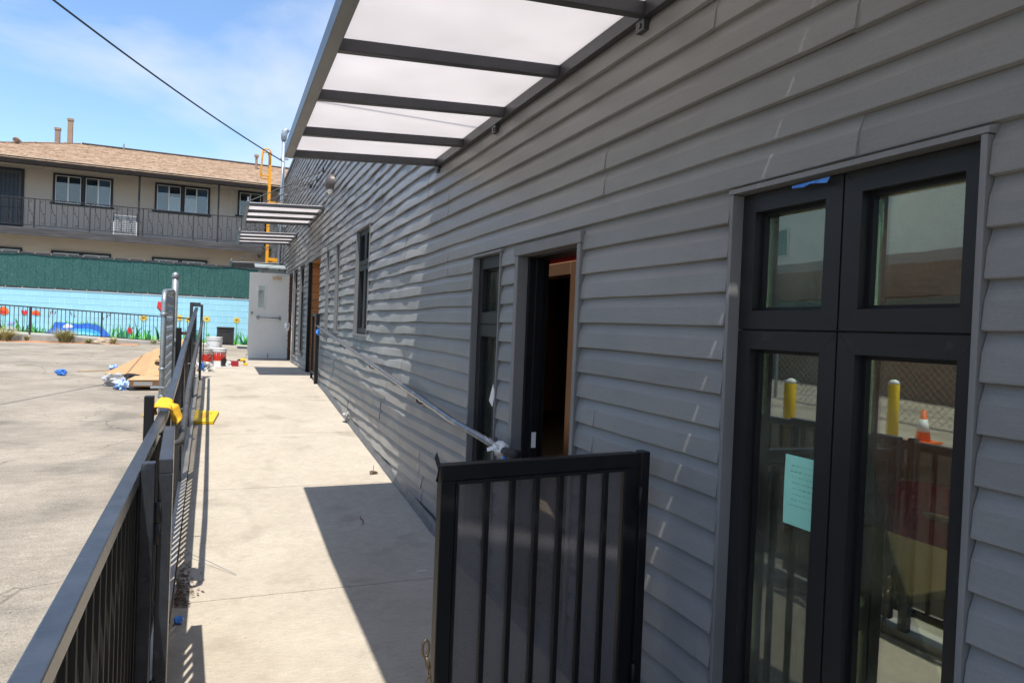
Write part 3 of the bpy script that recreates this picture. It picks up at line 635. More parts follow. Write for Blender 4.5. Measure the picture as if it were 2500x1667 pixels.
# ---- canopies
def canopy(name, label, xo, y0, y1, zo, zi, beams, bh, rods=None, pan=True, first=True):
    c = thing(name, label, 'canopy', (W, (y0+y1)/2, zi), 'flat canopies bolted along the grey wall'); xi = W-.05
    def zx(x): return lerp(zo, zi, (x-xo)/(xi-xo))
    bw_ = .045; e_ = bw_/2+.0005
    for y in beams:
        w = bw_/2
        m = MB(); m.add([(xo+.03,y-w,zx(xo)), (xi,y-w,zx(xi)), (xi,y+w,zx(xi)), (xo+.03,y+w,zx(xo)), (xo+.03,y-w,zx(xo)+bh), (xi,y-w,zx(xi)+bh), (xi,y+w,zx(xi)+bh), (xo+.03,y+w,zx(xo)+bh)],
            [(0,3,2,1),(4,5,6,7),(0,1,5,4),(1,2,6,5),(2,3,7,6),(3,0,4,7)]); m.build('beam', M['canopy'], c, bevel=.003)
    MB().box(xo-.03, xo+.03, y0-e_, y1+e_, zo-.004, zo+bh+.025).build('outer_beam', M['canopy_out'], c, bevel=.004)
    MB().box(xi, xi+.012, y0-e_, y1+e_, zi-.003, zi+bh+.02).box(xi+.012, W-.016, y0-e_, y1+e_, zi-.003, zi+.006).build('wall_ledger', M['canopy'], c)
    bs = sorted(beams)
    for a0, b0 in zip(bs[:-1], bs[1:]):
        g0, g1 = a0-(bw_/2 if a0 == bs[0] else -.004), b0+(bw_/2 if b0 == bs[-1] else -.004)
        MB().add([(xo+.031,g0,zx(xo)+bh+.001),(xi-.001,g0,zx(xi)+bh+.001),(xi-.001,g1,zx(xi)+bh+.001),(xo+.031,g1,zx(xo)+bh+.001),(xo+.031,g0,zx(xo)+bh+.009),(xi-.001,g0,zx(xi)+bh+.009),(xi-.001,g1,zx(xi)+bh+.009),(xo+.031,g1,zx(xo)+bh+.009)],
            [(0,3,2,1),(4,5,6,7),(0,1,5,4),(1,2,6,5),(2,3,7,6),(3,0,4,7)]).build('roof_panel', M['panel'], c)
    for yb in ([y0+.05, (y0+y1)/2, y1-.05] if rods is None else rods[0]):
        MB().box(W-.045, W-.01, yb-.03, yb+.03, zi-.05, zi-.005).tube([(W-.05, yb, zi-.028), (W-.03, yb, zi-.028)], .011, 6).build('wall_bracket', M['canopy'], c)
    if rods:
        for ya, yw, zw in rods[1]:
            rd = MB(); rd.tube([(xo+.01, ya, zo+bh+.03), (W-.03, yw, zw)], .0095, 6); rd.build('tie_rod', M['dark'], c)
            MB().box(W-.045, W-.005, yw-.035, yw+.035, zw-.04, zw+.04).build('rod_anchor', M['black'], c, bevel=.004)
            MB().box(xo-.004, xo+.022, ya-.005, ya+.005, zo+bh+.0255, zo+bh+.11).build('rod_tab', M['galv'], c)
    return c
canopy('entrance_canopy', 'large nearest grey canopy with milky panels over the open doorway', .395, 1.450, 5.355, 2.777, 2.85, [5.355, 4.69, 3.905, 3.17, 2.41, 1.450], .055, ([5.34, 4.08, 2.43, 1.6], [(4.1, 4.1, 3.75), (1.7, 1.7, 3.75)]))
canopy('entrance_canopy', 'grey canopy just overhead beyond the top right corner', .395, -2.4, 1.372, 2.777, 2.85, [1.372, .64, -.1, -.86, -1.62, -2.4], .055, ([1.3, -1.0], [(-1.6, -1.6, 3.75), (1.1, 1.1, 3.75)]))
canopy('entrance_canopy', 'small canopy on three rods above the wood lined entrance', .29, 12.42, 14.68, 3.47, 3.53, [12.42, 13.17, 13.93, 14.68], .05, ([12.5, 14.6], [(12.5, 12.67, 4.262), (13.55, 13.56, 4.27), (14.6, 14.69, 4.33)]))
canopy('entrance_canopy', 'lower looking small canopy above the cream exit door', .245, 17.25, 19.45, 3.55, 3.61, [17.25, 17.98, 18.72, 19.45], .045, ([17.4, 19.3], [(17.3, 17.5, 4.37), (18.35, 18.4, 4.37), (19.4, 19.5, 4.37)]))
canopy('entrance_canopy', 'farthest canopy half hidden behind the yellow ladder', .11, 21.5, 23.0, 3.17, 3.21, [21.5, 22.0, 22.5, 23.0], .05, ([21.6, 22.9], [(21.6, 21.7, 3.95), (22.25, 22.25, 3.95), (22.9, 22.9, 3.95)]))

# ---- wall handrail on the ramp
hr = thing('wall_handrail', 'worn round steel handrail fixed along the grey wall of the ramp', 'handrail', (1.47, 8, .95))
pts = [(1.47, 3.60, .905), (1.47, 4.6, .945)]+[(1.47, y, pl([4.6, 12.5], [.945, 1.54], y)) for y in (5.5, 6.5, 7.5, 8.5, 9.5, 10.5, 11.5, 12.5)]
MB().tube(pts, .022, 12).build('rail', M['steelrail'], hr, smooth=True)
for y in (5.55, 7.6, 9.7, 11.8):
    z = pl([4.6, 12.5], [.945, 1.54], y); MB().tube([(1.47, y, z-.018), (1.475, y, z-.05), (1.50, y, z-.065), (W-.015, y, z-.065)], .007, 6).lathe([(.03,-.02),(.03,-.012)], (W, y, z-.065), 10, 'x').build('bracket', M['black'], hr)
MB().tube([(1.47, 3.60, .905), (1.475, 3.56, .90), (1.50, 3.535, .897), (1.53, 3.53, .896)], [.024,.026,.026,.025], 12).build('taped_end', M['dark'], hr, smooth=True)
tp = MB(); 
for i in range(5): tp.blob((1.468+.008*rs.uniform(-1,1), 3.62+.025*i, .906+.01*rs.uniform(-1,1)), .03, .022, .03, 8, 6, .5, i, 3)
for i in range(4):
    p0 = Vector((1.45, 3.63+.03*i, .91)); q = p0+Vector((rs.uniform(-.06,-.02), rs.uniform(0,.09), rs.uniform(-.05,.07))); tp.add([p0, p0+Vector((0,.02,.01)), q, q+Vector((0,-.01,-.012))], [(0,1,2,3)])
tp.build('tape_wrap', M['white'], hr)
MB().blob((1.475, 3.60, .862), .016, .02, .022, 8, 6, .4, 4).build('blue_tape', M['blue'], hr)

# ---- wall lamp
lm = thing('wall_lamp', 'oval bronze wall pack lamp high on the sunlit siding', 'lamp', (W, 11.4, 3.66))
def oval(rx, c): return [(c[0], c[1]+rx[0]*math.cos(a), c[2]+rx[1]*math.sin(a)) for a in [2*math.pi*k/20 for k in range(20)]]
m = MB(); rings = [(W-.005, .15, .14), (W-.07, .15, .14), (W-.12, .125, .115), (W-.145, .07, .06)]
for x, a_, b_ in rings: m.v += oval((a_, b_), (x, 11.4, 3.80))
for i in range(3):
    for k in range(20): p_ = i*20+k; q_ = i*20+(k+1) % 20; m.f.append((p_, p_+20, q_+20, q_))
m.f.append(tuple(range(60, 80))[::-1]); m.build('housing', M['lampb'], lm, smooth=True)
MB().blob((W-.06, 11.4, 3.675), .055, .10, .05, 12, 8, 0).build('lens', M['lens'], lm, smooth=True)

# ---- service mast, electrical cabinet, roof ladder
ms = thing('service_mast', 'tall silver electrical service mast with rounded weatherhead at the wall', 'mast', (1.4, 21, 3.0))
MB().tube([(1.4, 21.0, 6.75), (1.4, 21.0, 4.0), (1.41, 21.15, 3.85), (1.43, 21.7, 3.5), (1.43, 21.75, 3.3), (1.43, 21.75, 2.9)], .05, 12).build('conduit', M['zinc'], ms, smooth=True)
MB().tube([(1.4, 21.0, 6.72), (1.4, 21.0, 6.86), (1.42, 21.0, 6.97), (1.47, 21.0, 7.02), (1.53, 21.0, 6.98)], [.07,.085,.09,.08,.05], 12).build('weatherhead', M['zinc'], ms, smooth=True)
for z in (6.2, 5.2, 4.3): MB().box(1.31, W-.01, 20.97, 21.03, z-.02, z+.02).build('pipe_strap', M['zinc'], ms)
ec = thing('electrical_cabinet', 'grey electrical cabinet with sloped lid rising behind the cream door', 'cabinet', (1.2, 20.6, .6))
MB().box(.83, W-.03, 20.4, 20.9, .6, 2.98).build('body', M['elec'], ec, bevel=.01)
MB().add([(.72,20.3,3.01),(W-.025,20.3,3.01),(W-.025,20.95,3.13),(.72,20.95,3.13),(.72,20.3,3.05),(W-.025,20.3,3.05),(W-.025,20.95,3.17),(.72,20.95,3.17)],[(0,3,2,1),(4,5,6,7),(0,1,5,4),(1,2,6,5),(2,3,7,6),(3,0,4,7)]).build('lid', M['elec'], ec, bevel=.006)
MB().box(1.08, W-.04, 20.36, 20.398, 2.84, 2.965).build('meter_door', M['elec'], ec, bevel=.004)
MB().lathe([(.018,-.02),(.018,0)], (.93, 20.4, 2.9), 10, 'y').build('knockout', M['dark'], ec)
ld = thing('roof_ladder', 'yellow steel roof access ladder with looped top rails', 'ladder', (1.2, 24, 3.4))
for s_ in (-1, 1):
    yc = 24+.23*s_
    MB().bar((1.2, yc, 3.35), (1.2, yc, 6.55), .07, .05, (0,1,0)).build('stile', M['ladder'], ld)
    pts = [(1.2, yc, 6.5), (1.2, yc, 7.0), (1.14, yc, 7.06), (1.02, yc, 7.06), (.96, yc, 7.0), (.93, yc, 6.3), (.97, yc, 6.2), (1.17, yc, 6.2)]
    MB().tube(pts, .024, 8).build('top_loop', M['ladder'], ld, smooth=True)
for i in range(11): MB().tube([(1.2, 23.77, 3.5+.29*i), (1.2, 24.23, 3.5+.29*i)], .016, 8).build('rung', M['ladder'], ld)
for z in (3.55, 5.35): MB().box(1.22, W-.01, 23.72, 23.80, z-.045, z+.045).box(1.22, W-.01, 24.2, 24.28, z-.045, z+.045).build('standoff', M['ladder'], ld)

# ---- overhead cable
tag(MB().tube([(lambda t: (lerp(1.4, -8.5, t)-.9*math.sin(math.pi*t)*.35, lerp(20.9, -4.0, t), lerp(6.1, 7.6, t)-1.1*4*t*(1-t)*.55))(i/40) for i in range(41)], .016, 6).build('overhead_cable', M['cable'], smooth=True), 'black overhead cable sagging from the silver mast across the sky', 'cable')

# ------------------------------------------------------------------ ramp fence on the left
fn = thing('ramp_fence', 'black steel picket fence running along the left side of the ramp', 'fence', (fx(6), 6, zr(6)))
ysf = [-1.5, .5, 2.0, 3.2, 4.3, 4.9, 5.5, 6.3, 7.3, 8.5, 10.2, 11.5, 12.6]
def strip(f1, w, h, ys):
    m = MB()
    for y in ys:
        x, z = f1(y); m.v += [(x-w/2,y,z-h),(x+w/2,y,z-h),(x+w/2,y,z),(x-w/2,y,z)]
    for i in range(len(ys)-1):
        for k in range(4): a0 = i*4+k; b0 = i*4+(k+1) % 4; m.f.append((a0, b0, b0+4, a0+4))
    n = len(m.v); m.f += [(0,3,2,1),(n-4,n-3,n-2,n-1)]
    return m
strip(lambda y: (fx(y), ft(y)), .044, .044, ysf).build('top_rail', M['fence'], fn, bevel=.003)
strip(lambda y: (fx(y), zr(y)+.16), .034, .034, ysf).build('bottom_rail', M['fence2'], fn)
MB().box(fx(2)-.030, fx(2)-.028, -1.4, 4.3, .165, 1.02).build('mesh_backing', M['mesh_dark'], fn)
pk = MB().box(-.009, .009, -.009, .009, 0, 1).mesh('picket', M['fence2'])
y = -1.45
while y < 12.55:
    b0 = zr(y)+.16; place('picket', pk, fn, (fx(y), y, b0), None, (1, 1, ft(y)-.044-b0)); y += .102
for y in (-1.2, 1.1, 4.45, 6.6, 8.8, 10.7):
    MB().box(fx(y)-.028, fx(y)+.028, y-.028, y+.028, zr(y)-.1, ft(y)-.0445).build('post', M['fence'], fn)
MB().box(fx(12.6)-.10, fx(12.6)-.05, 12.55, 12.62, zr(12.6)-.2, 1.83).box(fx(12.6)-.05, fx(12.6)+.06, 12.57, 12.61, 1.76, 1.83).box(fx(12.6)+.06, fx(12.6)+.10, 12.55, 12.62, zr(12.6), 1.80).build('end_frame', M['fence'], fn)
for (yy, w, zt_, dx_) in ((4.05, .045, 1.165, -.058), (7.9, .05, 1.47, -.075)):
    MB().box(fx(yy)+dx_-w/2, fx(yy)+dx_+w/2, yy-.03, yy+.03, za(yy)-.2, zt_).build('outer_post', M['black'], fn, bevel=.003)
MB().box(fx(7.9)-.05, fx(7.9), 7.89, 7.91, 1.40, 1.43).build('post_tie', M['brown'], fn)
# hinge post and the leaf folded back against the fence
lg = thing('folded_gate', 'black picket gate folded back against the left fence', 'gate', (-.235, 3.2, .05))
MB().box(-.243, -.200, 2.60, 2.645, -.05, 1.088).build('hinge_post', M['fence'], lg, bevel=.003)
gp0, gp1 = Vector((-.172, 2.665, 0)), Vector((-.214, 3.48, 0))
def gl(t, z): q = gp0.lerp(gp1, t); return (q.x, q.y, z)
gz = 1.088
MB().bar(gl(0, gz-.025), gl(1, gz-.025), .044, .05).build('top_rail', M['fence'], lg, bevel=.003)
MB().bar(gl(0, .13), gl(1, .13), .044, .05).build('bottom_rail', M['fence'], lg, bevel=.003)
MB().box(gp0.x-.022, gp0.x+.022, 2.665, 2.71, .1, gz-.0505).build('stile', M['fence'], lg, bevel=.003); MB().box(gp1.x-.022, gp1.x+.022, 3.435, 3.48, .1, gz-.0505).build('stile', M['fence'], lg, bevel=.003)
for i in range(1, 8): q = gl(i/8, 0); place('picket', pk, lg, (q[0], q[1], .155), None, (1, 1, gz-.05-.155))
for z in (.18, .80): MB().tube([(-.193, 2.655, z), (-.193, 2.655, z+.07)], .011, 10).tube([(-.193, 2.655, z+.073), (-.193, 2.655, z+.143)], .011, 10).build('hinge', M['dark'], lg, smooth=True)
MB().tube([(-.225, 3.45, 1.05), (-.25, 3.43, 1.06), (-.235, 3.49, 1.07)], .005, 6).build('latch_hook', M['dark'], lg)
# handrail along the fence
lh = thing('fence_handrail', 'dull black tube handrail curving along the left fence', 'handrail', (-.2, 6, .9))
HY = [4.2, 4.75, 5.15, 5.7, 6.6, 7.9, 9.8, 12.4]; HZ = [.915, .975, 1.07, 1.125, 1.19, 1.265, 1.375, 1.53]
def hx(y): return fx(y)+.095
pts = [(fx(4.14)+.03, 4.12, .90), (fx(4.14)+.06, 4.12, .90), (hx(4.14)-.008, 4.14, .905)]+[(hx(y), y, pl(HY, HZ, y)) for y in (4.2, 4.5, 4.75, 5.0, 5.3, 5.7, 6.1, 6.6, 7.2, 7.9, 8.8, 9.8, 11, 12.4)]
MB().tube(pts, .0195, 12).build('rail', M['rail'], lh, smooth=True)
for y in (5.0, 7.0, 9.0, 11.0): z = pl(HY, HZ, y); MB().tube([(hx(y), y, z-.015), (hx(y)-.01, y, z-.05), (fx(y)+.01, y, z-.06)], .006, 6).build('bracket', M['rail'], lh)
# cord with a blue plug hanging at the far end
cd = thing('hanging_cord', 'thin black cord with blue plug hanging at the far fence end', 'cord', (-.29, 11.6, .75))
MB().tube([(-.285, 11.55, 1.52), (-.287, 11.6, 1.2), (-.29, 11.6, .87)], .006, 6).build('cord', M['dark'], cd)
MB().lathe([(.02,0),(.028,.03),(.024,.09),(.012,.11)], (-.29, 11.6, .79), 10).build('plug', M['blue'], cd, smooth=True)

# chain link gate standing open behind the fence
cg = thing('chain_link_gate', 'galvanised chain link gate standing open behind the left fence', 'gate', (-.53, 8, za(8)))
A0, A1 = Vector((-.515, 7.1, 0)), Vector((-.546, 8.75, 0)); zt0 = 1.81
def cgp(t, z): q = A0.lerp(A1, t); return (q.x, q.y, z)
MB().tube([cgp(0, za(7)+.08), cgp(0, zt0-.1), cgp(.02, zt0-.03), cgp(.06, zt0), cgp(.94, zt0+.06), cgp(1, zt0+.04), cgp(1, za(8.7)+.08), cgp(0, za(7)+.08)], .024, 10).build('frame_tube', M['galv'], cg, smooth=True)
cl = MB(); rs2 = random.Random(2)
n = 26
for i in range(-32, n+1):
    for s_ in (1, -1):
        a0 = None; p = []
        for j in range(33):
            z = .22+j*.0495; t = (i+(j if s_ > 0 else 33-j)*.5*2*.5)/n
            if 0 <= t <= 1: q = cgp(t, z+.004*(j % 2)); p.append((q[0]+.006*s_*(1 if j % 2 else -1), q[1], q[2]))
        if len(p) > 1: cl.tube(p, .0022, 4, False)
cl = kind(cl.build('wire_mesh', M['zinc'], cg), 'stuff')
for t_, z in ((0, .85), (0, 1.1), (0, 1.6)): q = cgp(t_, z); MB().lathe([(.028,-.012),(.032,-.01),(.032,.01),(.028,.012)], q, 12).build('band', M['galv'], cg, smooth=True)
q = cgp(0, .93); MB().box(q[0]-.09, q[0]+.03, q[1]-.03, q[1]+.03, .92, .94).build('fork_latch', M['galv'], cg, bevel=.004)
cp = thing('gate_post', 'tall galvanised post with domed cap beside the chain link gate', 'post', (-.555, 9.25, za(9.2)))
MB().tube([(-.575, 9.25, za(9.2)-.1), (-.558, 9.25, 2.05)], .036, 14).build('post', M['galv'], cp, smooth=True)
MB().lathe([(.042,0),(.043,.03),(.036,.05),(.02,.065),(.004,.07)], (-.558, 9.25, 2.045), 14).build('cap', M['galv'], cp, smooth=True)
for z in (1.3, .8): MB().box(-.60, -.50, 9.2, 9.3, z-.02, z+.02).build('hinge_band', M['galv'], cp, bevel=.004)

# yellow cloth over the rail
yc = MB(); cx, cy = fx(4.25), 4.25
def clothf(u, v):
    s_ = lerp(-.105, .125, u); y = cy+lerp(-.10, .13, v)
    fold = .014*math.sin(v*9+u*4)+.02*noise.noise(Vector((u*4, v*4, 3)))
    zt_ = ft(y)+.012
    if abs(s_) < .045: return (cx+s_, y, zt_+.03*math.cos(s_/.045*1.4)*(.6+.8*noise.noise(Vector((v*5, 1, u*3))))+abs(fold))
    e = abs(s_)-.045; sg = 1 if s_ > 0 else -1
    return (cx+sg*(.045+.45*e+fold), y+.25*e*(1 if s_ > 0 else -1)+.4*fold, zt_-.85*e+fold)
yc.grid(clothf, 26, 22)
yc = yc.build('yellow_cloth', M['cloth'], smooth=True); so = yc.modifiers.new('solid', 'SOLIDIFY'); so.thickness = .004
tag(yc, 'crumpled yellow cloth draped over the black fence rail', 'cloth')
# yellow floor sign lying on the ramp
def onr(x, y, h): return (x, y, zr(y)+h)
fs = thing('floor_sign', 'yellow plastic caution sign lying flat beside the fence', 'sign', onr(-.18, 9.4, 0))
m = MB(); P0 = [(-.335, 9.12), (-.09, 9.07), (-.03, 9.72), (-.33, 9.80)]
for h0, h1 in ((.004, .02), (.024, .04)):
    b = len(m.v); m.v += [onr(x, y, h0) for x, y in P0]+[onr(x, y, h1) for x, y in P0]; m.f += [(b,b+3,b+2,b+1),(b+4,b+5,b+6,b+7)]+[(b+i, b+(i+1) % 4, b+4+(i+1) % 4, b+4+i) for i in range(4)]
m.build('panel', M['yellow'], fs, bevel=.004)
m = MB()
for i in range(3):
    for j in range(3 if i else 4):
        x0_, y0_ = -.245+.035*j, 9.52-.10*i; m.add([onr(x0_, y0_, .0415), onr(x0_+.028, y0_, .0415), onr(x0_+.028, y0_+.06, .0415), onr(x0_, y0_+.06, .0415)], [(0,1,2,3)])
m.build('red_lettering', pm('faded_red_ink', (.5,.16,.03), (.65,.3,.03), scale=60, rough=.6), fs)

# ------------------------------------------------------------------ mesh gate on the right
mg = thing('mesh_gate', 'black steel gate with perforated mesh standing open beside the wall', 'gate', (1.03, 2.1, 0))
Yg = 2.085; gt = 1.15
def gpt(x, z, dy=0): return (x, Yg-.01+.09*(x-.64)/.77+dy, z)
def gbar(x0, x1, z0, z1, d0, d1, name, mat, bev=.003):
    m = MB(); m.add([gpt(x0,z0,d0),gpt(x1,z0,d0),gpt(x1,z0,d1),gpt(x0,z0,d1),gpt(x0,z1,d0),gpt(x1,z1,d0),gpt(x1,z1,d1),gpt(x0,z1,d1)],[(0,3,2,1),(4,5,6,7),(0,1,5,4),(1,2,6,5),(2,3,7,6),(3,0,4,7)])
    return m.build(name, mat, mg, bevel=bev)
gbar(.640, .690, .07, gt-.0505, -.0, .05, 'stile', M['black']); gbar(1.368, 1.418, .07, gt-.0505, 0, .05, 'stile', M['black'])
gbar(.640, 1.418, gt-.05, gt, 0, .05, 'top_rail', M['black']); gbar(.6905, 1.3675, .07, .12, 0, .05, 'bottom_rail', M['black'])
for x0, x1, z0, z1 in ((.6905, .7000, .1205, gt-.0505), (1.358, 1.3675, .1205, gt-.0505), (.7005, 1.3575, gt-.062, gt-.0505)): gbar(x0, x1, z0, z1, -.004, .012, 'retainer', M['black'], .001)
for xb in (.802, .896, .990, 1.085, 1.179, 1.274): gbar(xb-.009, xb+.009, .1205, gt-.0505, -.002, .016, 'bar', M['black'], .001)
gbar(.7005, 1.3575, .1205, gt-.0625, .030, .032, 'mesh_panel', M['mesh'], 0)
gbar(1.428, 1.466, -.02, gt+.004, -.005, .045, 'hinge_post', M['black'])
for z in (.3, .95): MB().tube([gpt(1.423, z, -.012), gpt(1.423, z+.08, -.012)], .010, 8).build('hinge', M['black'], mg, smooth=True)
MB().add([gpt(.634,1.13,.02),gpt(.622,1.17,.03),gpt(.63,1.19,.03),gpt(.64,1.155,.02),gpt(.626,1.10,.02),gpt(.637,1.09,.03)],[(0,1,2,3),(0,3,5,4)]).build('latch_plate', M['black'], mg)
sn = thing('snap_hook', 'brass snap hook hanging on the free edge of the mesh gate', 'hook', gpt(.62, .40))
ring = [gpt(.608+.011*math.sin(a), .585+.026*math.cos(a), .0) for a in [2*math.pi*k/16 for k in range(17)]]
MB().tube(ring, .0045, 6, False).build('eye', M['oldbrass'], sn, smooth=True)
MB().tube([gpt(.611, .557), gpt(.617, .535), gpt(.622, .515)], [.007,.0085,.006], 8).build('body', M['oldbrass'], sn, smooth=True)
for i in range(5):
    zc = .505-.028*i; MB().tube([gpt(.623+(.007*math.sin(a) if i % 2 else 0), zc+.019*math.cos(a), (0 if i % 2 else .007*math.sin(a))) for a in [2*math.pi*k/12 for k in range(13)]], .0028, 5, False).build('chain_link', M['oldbrass'], sn, smooth=True)
# black gate posts at the top of the ramp
bp = thing('landing_gate_post', 'pair of short black gate posts beside the wood lined entrance', 'gate post', (1.47, 12.6, .56))
MB().box(1.44, 1.50, 12.25, 12.31, .4, 1.735).build('post', M['black'], bp, bevel=.004); MB().box(1.45, 1.49, 12.93, 12.97, .5, 1.735).build('stile', M['black'], bp, bevel=.004)
MB().box(1.455, 1.485, 12.315, 12.928, 1.69, 1.73).box(1.455, 1.485, 12.315, 12.928, .68, .72).build('rail', M['black'], bp)

# ------------------------------------------------------------------ buckets and tools on the landing
LZ = .586
def bucket(x, y, r, h, mat, label, band=None, bandm=None, z0=LZ):
    b = thing('bucket', label, 'bucket', (x, y, z0))
    MB().lathe([(r*.86,0),(r*.9,.01),(r,h-.06),(r*1.06,h-.06),(r*1.06,h-.045),(r*1.01,h-.04),(r*1.01,h-.022),(r*1.07,h-.02),(r*1.07,h),(r*.95,h+.001),(r*.9,h-.03),(.01,h-.03)], (x, y, z0), 24).build('pail', mat, b, smooth=False)
    if bandm:
        a0, a1 = band; ra = lambda f: r*lerp(.9, 1, f)+.002
        MB().grid(lambda u, v: (x+ra(lerp(a0, a1, v))*math.cos(lerp(-2.3, .6, u)), y+ra(lerp(a0, a1, v))*math.sin(lerp(-2.3, .6, u)), z0+h*lerp(a0, a1, v)), 16, 2).build('label_band', bandm, b)
    MB().tube([(x-r*1.05, y-.01, z0+h-.05)]+[(x+r*1.08*math.cos(a), y-.06-r*.9*math.sin(a)*.5, z0+h-.06-.13*math.sin(a)) for a in [math.pi*(1-k/10) for k in range(1, 10)]]+[(x+r*1.05, y-.01, z0+h-.05)], .004, 5).build('handle', M['galv'], b)
    return b
bucket(-.10, 15.72, .155, .38, M['white'], 'white and red five gallon bucket in front on the landing', (.33, .78), M['red'])
bucket(-.19, 15.70+.45, .155, .60, M['white'], 'taller white pail behind the red labelled bucket', (.4, .8), M['white'])
bucket(-.36, 15.55, .14, .37, M['clear'], 'dusty red banded bucket beside the far fence end', (.3, .72), M['red'])
MB().grid(lambda u, v: (-.10+.158*math.cos(lerp(-1.2, .5, u)), 15.72+.158*math.sin(lerp(-1.2, .5, u)), LZ+lerp(.02, .17, v)), 8, 2).build('black_label', M['dark'], bpy.data.objects['bucket'])
d_ = thing('cordless_drill', 'yellow and black cordless drill lying on the landing', 'drill', (.42, 16.3, LZ))
MB().tube([(.34, 16.3, LZ+.11), (.44, 16.3, LZ+.115)], [.032,.04], 10).build('motor_housing', M['yellow'], d_, smooth=True); MB().tube([(.28, 16.3, LZ+.108), (.339, 16.3, LZ+.11)], [.015,.026], 10).build('chuck', M['dark'], d_, smooth=True)
MB().bar((.42, 16.3, LZ+.09), (.44, 16.26, LZ+.02), .035, .045).build('grip', M['dark'], d_, bevel=.008); MB().box(.40, .49, 16.2, 16.3, LZ+.001, LZ+.05).build('battery', M['yellow'], d_, bevel=.008)
rb = thing('red_tool_tray', 'small crimson tool tray with rags on the landing', 'tray', (.15, 15.9, LZ))
MB().box(.02, .30, 15.82, 15.98, LZ+.001, LZ+.012).box(.02, .30, 15.82, 15.832, LZ+.0125, LZ+.11).box(.02, .30, 15.968, 15.98, LZ+.0125, LZ+.11).box(.02, .032, 15.8325, 15.9675, LZ+.0125, LZ+.11).box(.288, .30, 15.8325, 15.9675, LZ+.0125, LZ+.11).build('tray', M['crimson'], rb)
MB().bar((-.02, 15.86, LZ+.14), (.2, 15.9, LZ+.12), .02, .015).build('trowel', M['wpaper'], rb)
MB().blob((.05, 15.74, LZ+.05), .09, .07, .07, 12, 8, .6, 2, 3).build('rag', M['white'], rb)
tag(MB().blob((-.33, 14.2, LZ+.07), .13, .13, .10, 16, 11, .7, 5, 3.2).build('crumpled_plastic', M['clear']), 'crumpled clear plastic wrap heaped beside the far fence end', 'plastic')
tag(MB().grid(lambda u, v: (lerp(-.28, .12, u), lerp(15.45, 16.1, v), LZ+.004+.004*noise.noise(Vector((u*6, v*6, 0)))), 8, 8).build('drop_sheet', M['white']), 'thin white drop sheet under the buckets', 'sheet')
tag(MB().blob((1.46, 18.4, 1.45), .05, .16, .10, 12, 8, .7, 8, 3).build('rag_on_jamb', M['white']), 'white rag hanging beside the cream door jamb', 'rag')
tag(MB().blob((1.44, 11.95, 1.42), .03, .05, .05, 10, 7, .4, 3).build('blue_tape_wad', M['blue']), 'blue tape wad under the upper end of the wall handrail', 'tape')

# ------------------------------------------------------------------ rubbish on the asphalt
cbx = thing('cardboard_pile', 'large flattened brown cardboard sheet propped over the rubbish', 'cardboard', (-1.3, 14, za(14)))
def sheet(pts, th=.012):
    m = MB(); v = [Vector(p) for p in pts]; nrm = (v[1]-v[0]).cross(v[2]-v[0]).normalized()*th
    n = len(v); m.v = [tuple(p) for p in v]+[tuple(p+nrm) for p in v]; m.f = [tuple(range(n))[::-1], tuple(range(n, 2*n))]+[(i, (i+1) % n, (i+1) % n+n, i+n) for i in range(n)]
    return m
sheet([(-2.05,15.0,.46),(-1.25,13.8,.50),(-.62,13.9,.56),(-.70,15.2,1.16),(-1.22,14.8,.93)]).build('main_sheet', M['card'], cbx)
sheet([(-2.05,15.0,.455),(-1.62,14.15,.43),(-1.24,13.79,.51),(-1.30,13.9,.53)]).build('folded_flap', M['card2'], cbx)
sheet([(-1.23,13.78,.50),(-.62,13.88,.55),(-.60,13.70,.43),(-1.18,13.62,.42)]).build('folded_flap', M['card2'], cbx)
sheet([(-.70,15.2,1.17),(-.60,14.2,.75),(-.50,14.3,.72),(-.58,15.3,1.2)]).build('curled_flap', M['card'], cbx)
bx = thing('carton', 'flattened carton with white label under the cardboard sheet', 'carton', (-1.1, 13.2, za(13.2)))
MB().box(-1.42, -.62, 13.0, 13.65, za(13)+.06, za(13)+.17).build('box', M['card'], bx, bevel=.01); MB().box(-1.36, -1.08, 12.985, 12.9985, za(13)+.085, za(13)+.15).build('label', M['wpaper'], bx)
sheet([(-1.45,12.9,za(13)+.175),(-.6,12.95,za(13)+.18),(-.6,13.6,za(13)+.19),(-1.4,13.6,za(13)+.19)], .006).build('flap', M['card2'], bx)
tag(MB().blob((-1.52, 13.1, za(13.1)+.07), .13, .10, .085, 14, 9, .5, 1, 3).build('crumpled_bag', M['bluebag']), 'blue and white crumpled bag in front of the cardboard', 'bag', 'crumpled bags by the cardboard')
tag(MB().blob((-1.72, 13.6, za(13.6)+.09), .16, .13, .12, 14, 9, .5, 6, 3).build('crumpled_bag', M['greybag']), 'grey plastic bag poking out at the left of the cardboard', 'bag', 'crumpled bags by the cardboard')
tag(MB().blob((-1.5, 13.75, za(13.7)+.08), .20, .13, .10, 14, 9, .4, 9, 3).build('crumpled_bag', M['blackcloth']), 'dark bundled cloth in the shade under the cardboard sheet', 'cloth', 'crumpled bags by the cardboard')
tag(MB().blob((-2.76, 15.0, za(15)+.055), .085, .07, .06, 12, 8, .5, 3, 3).build('crumpled_bag', M['blue']), 'lone dark blue foil bag lying out on the asphalt', 'bag', 'crumpled bags by the cardboard')
tag(MB().blob((-2.04, 16.1, za(16)+.05), .10, .08, .055, 12, 8, .5, 4, 3).build('crumpled_bag', M['bluebag']), 'light blue bag beside the stick behind the cardboard', 'bag', 'crumpled bags by the cardboard')
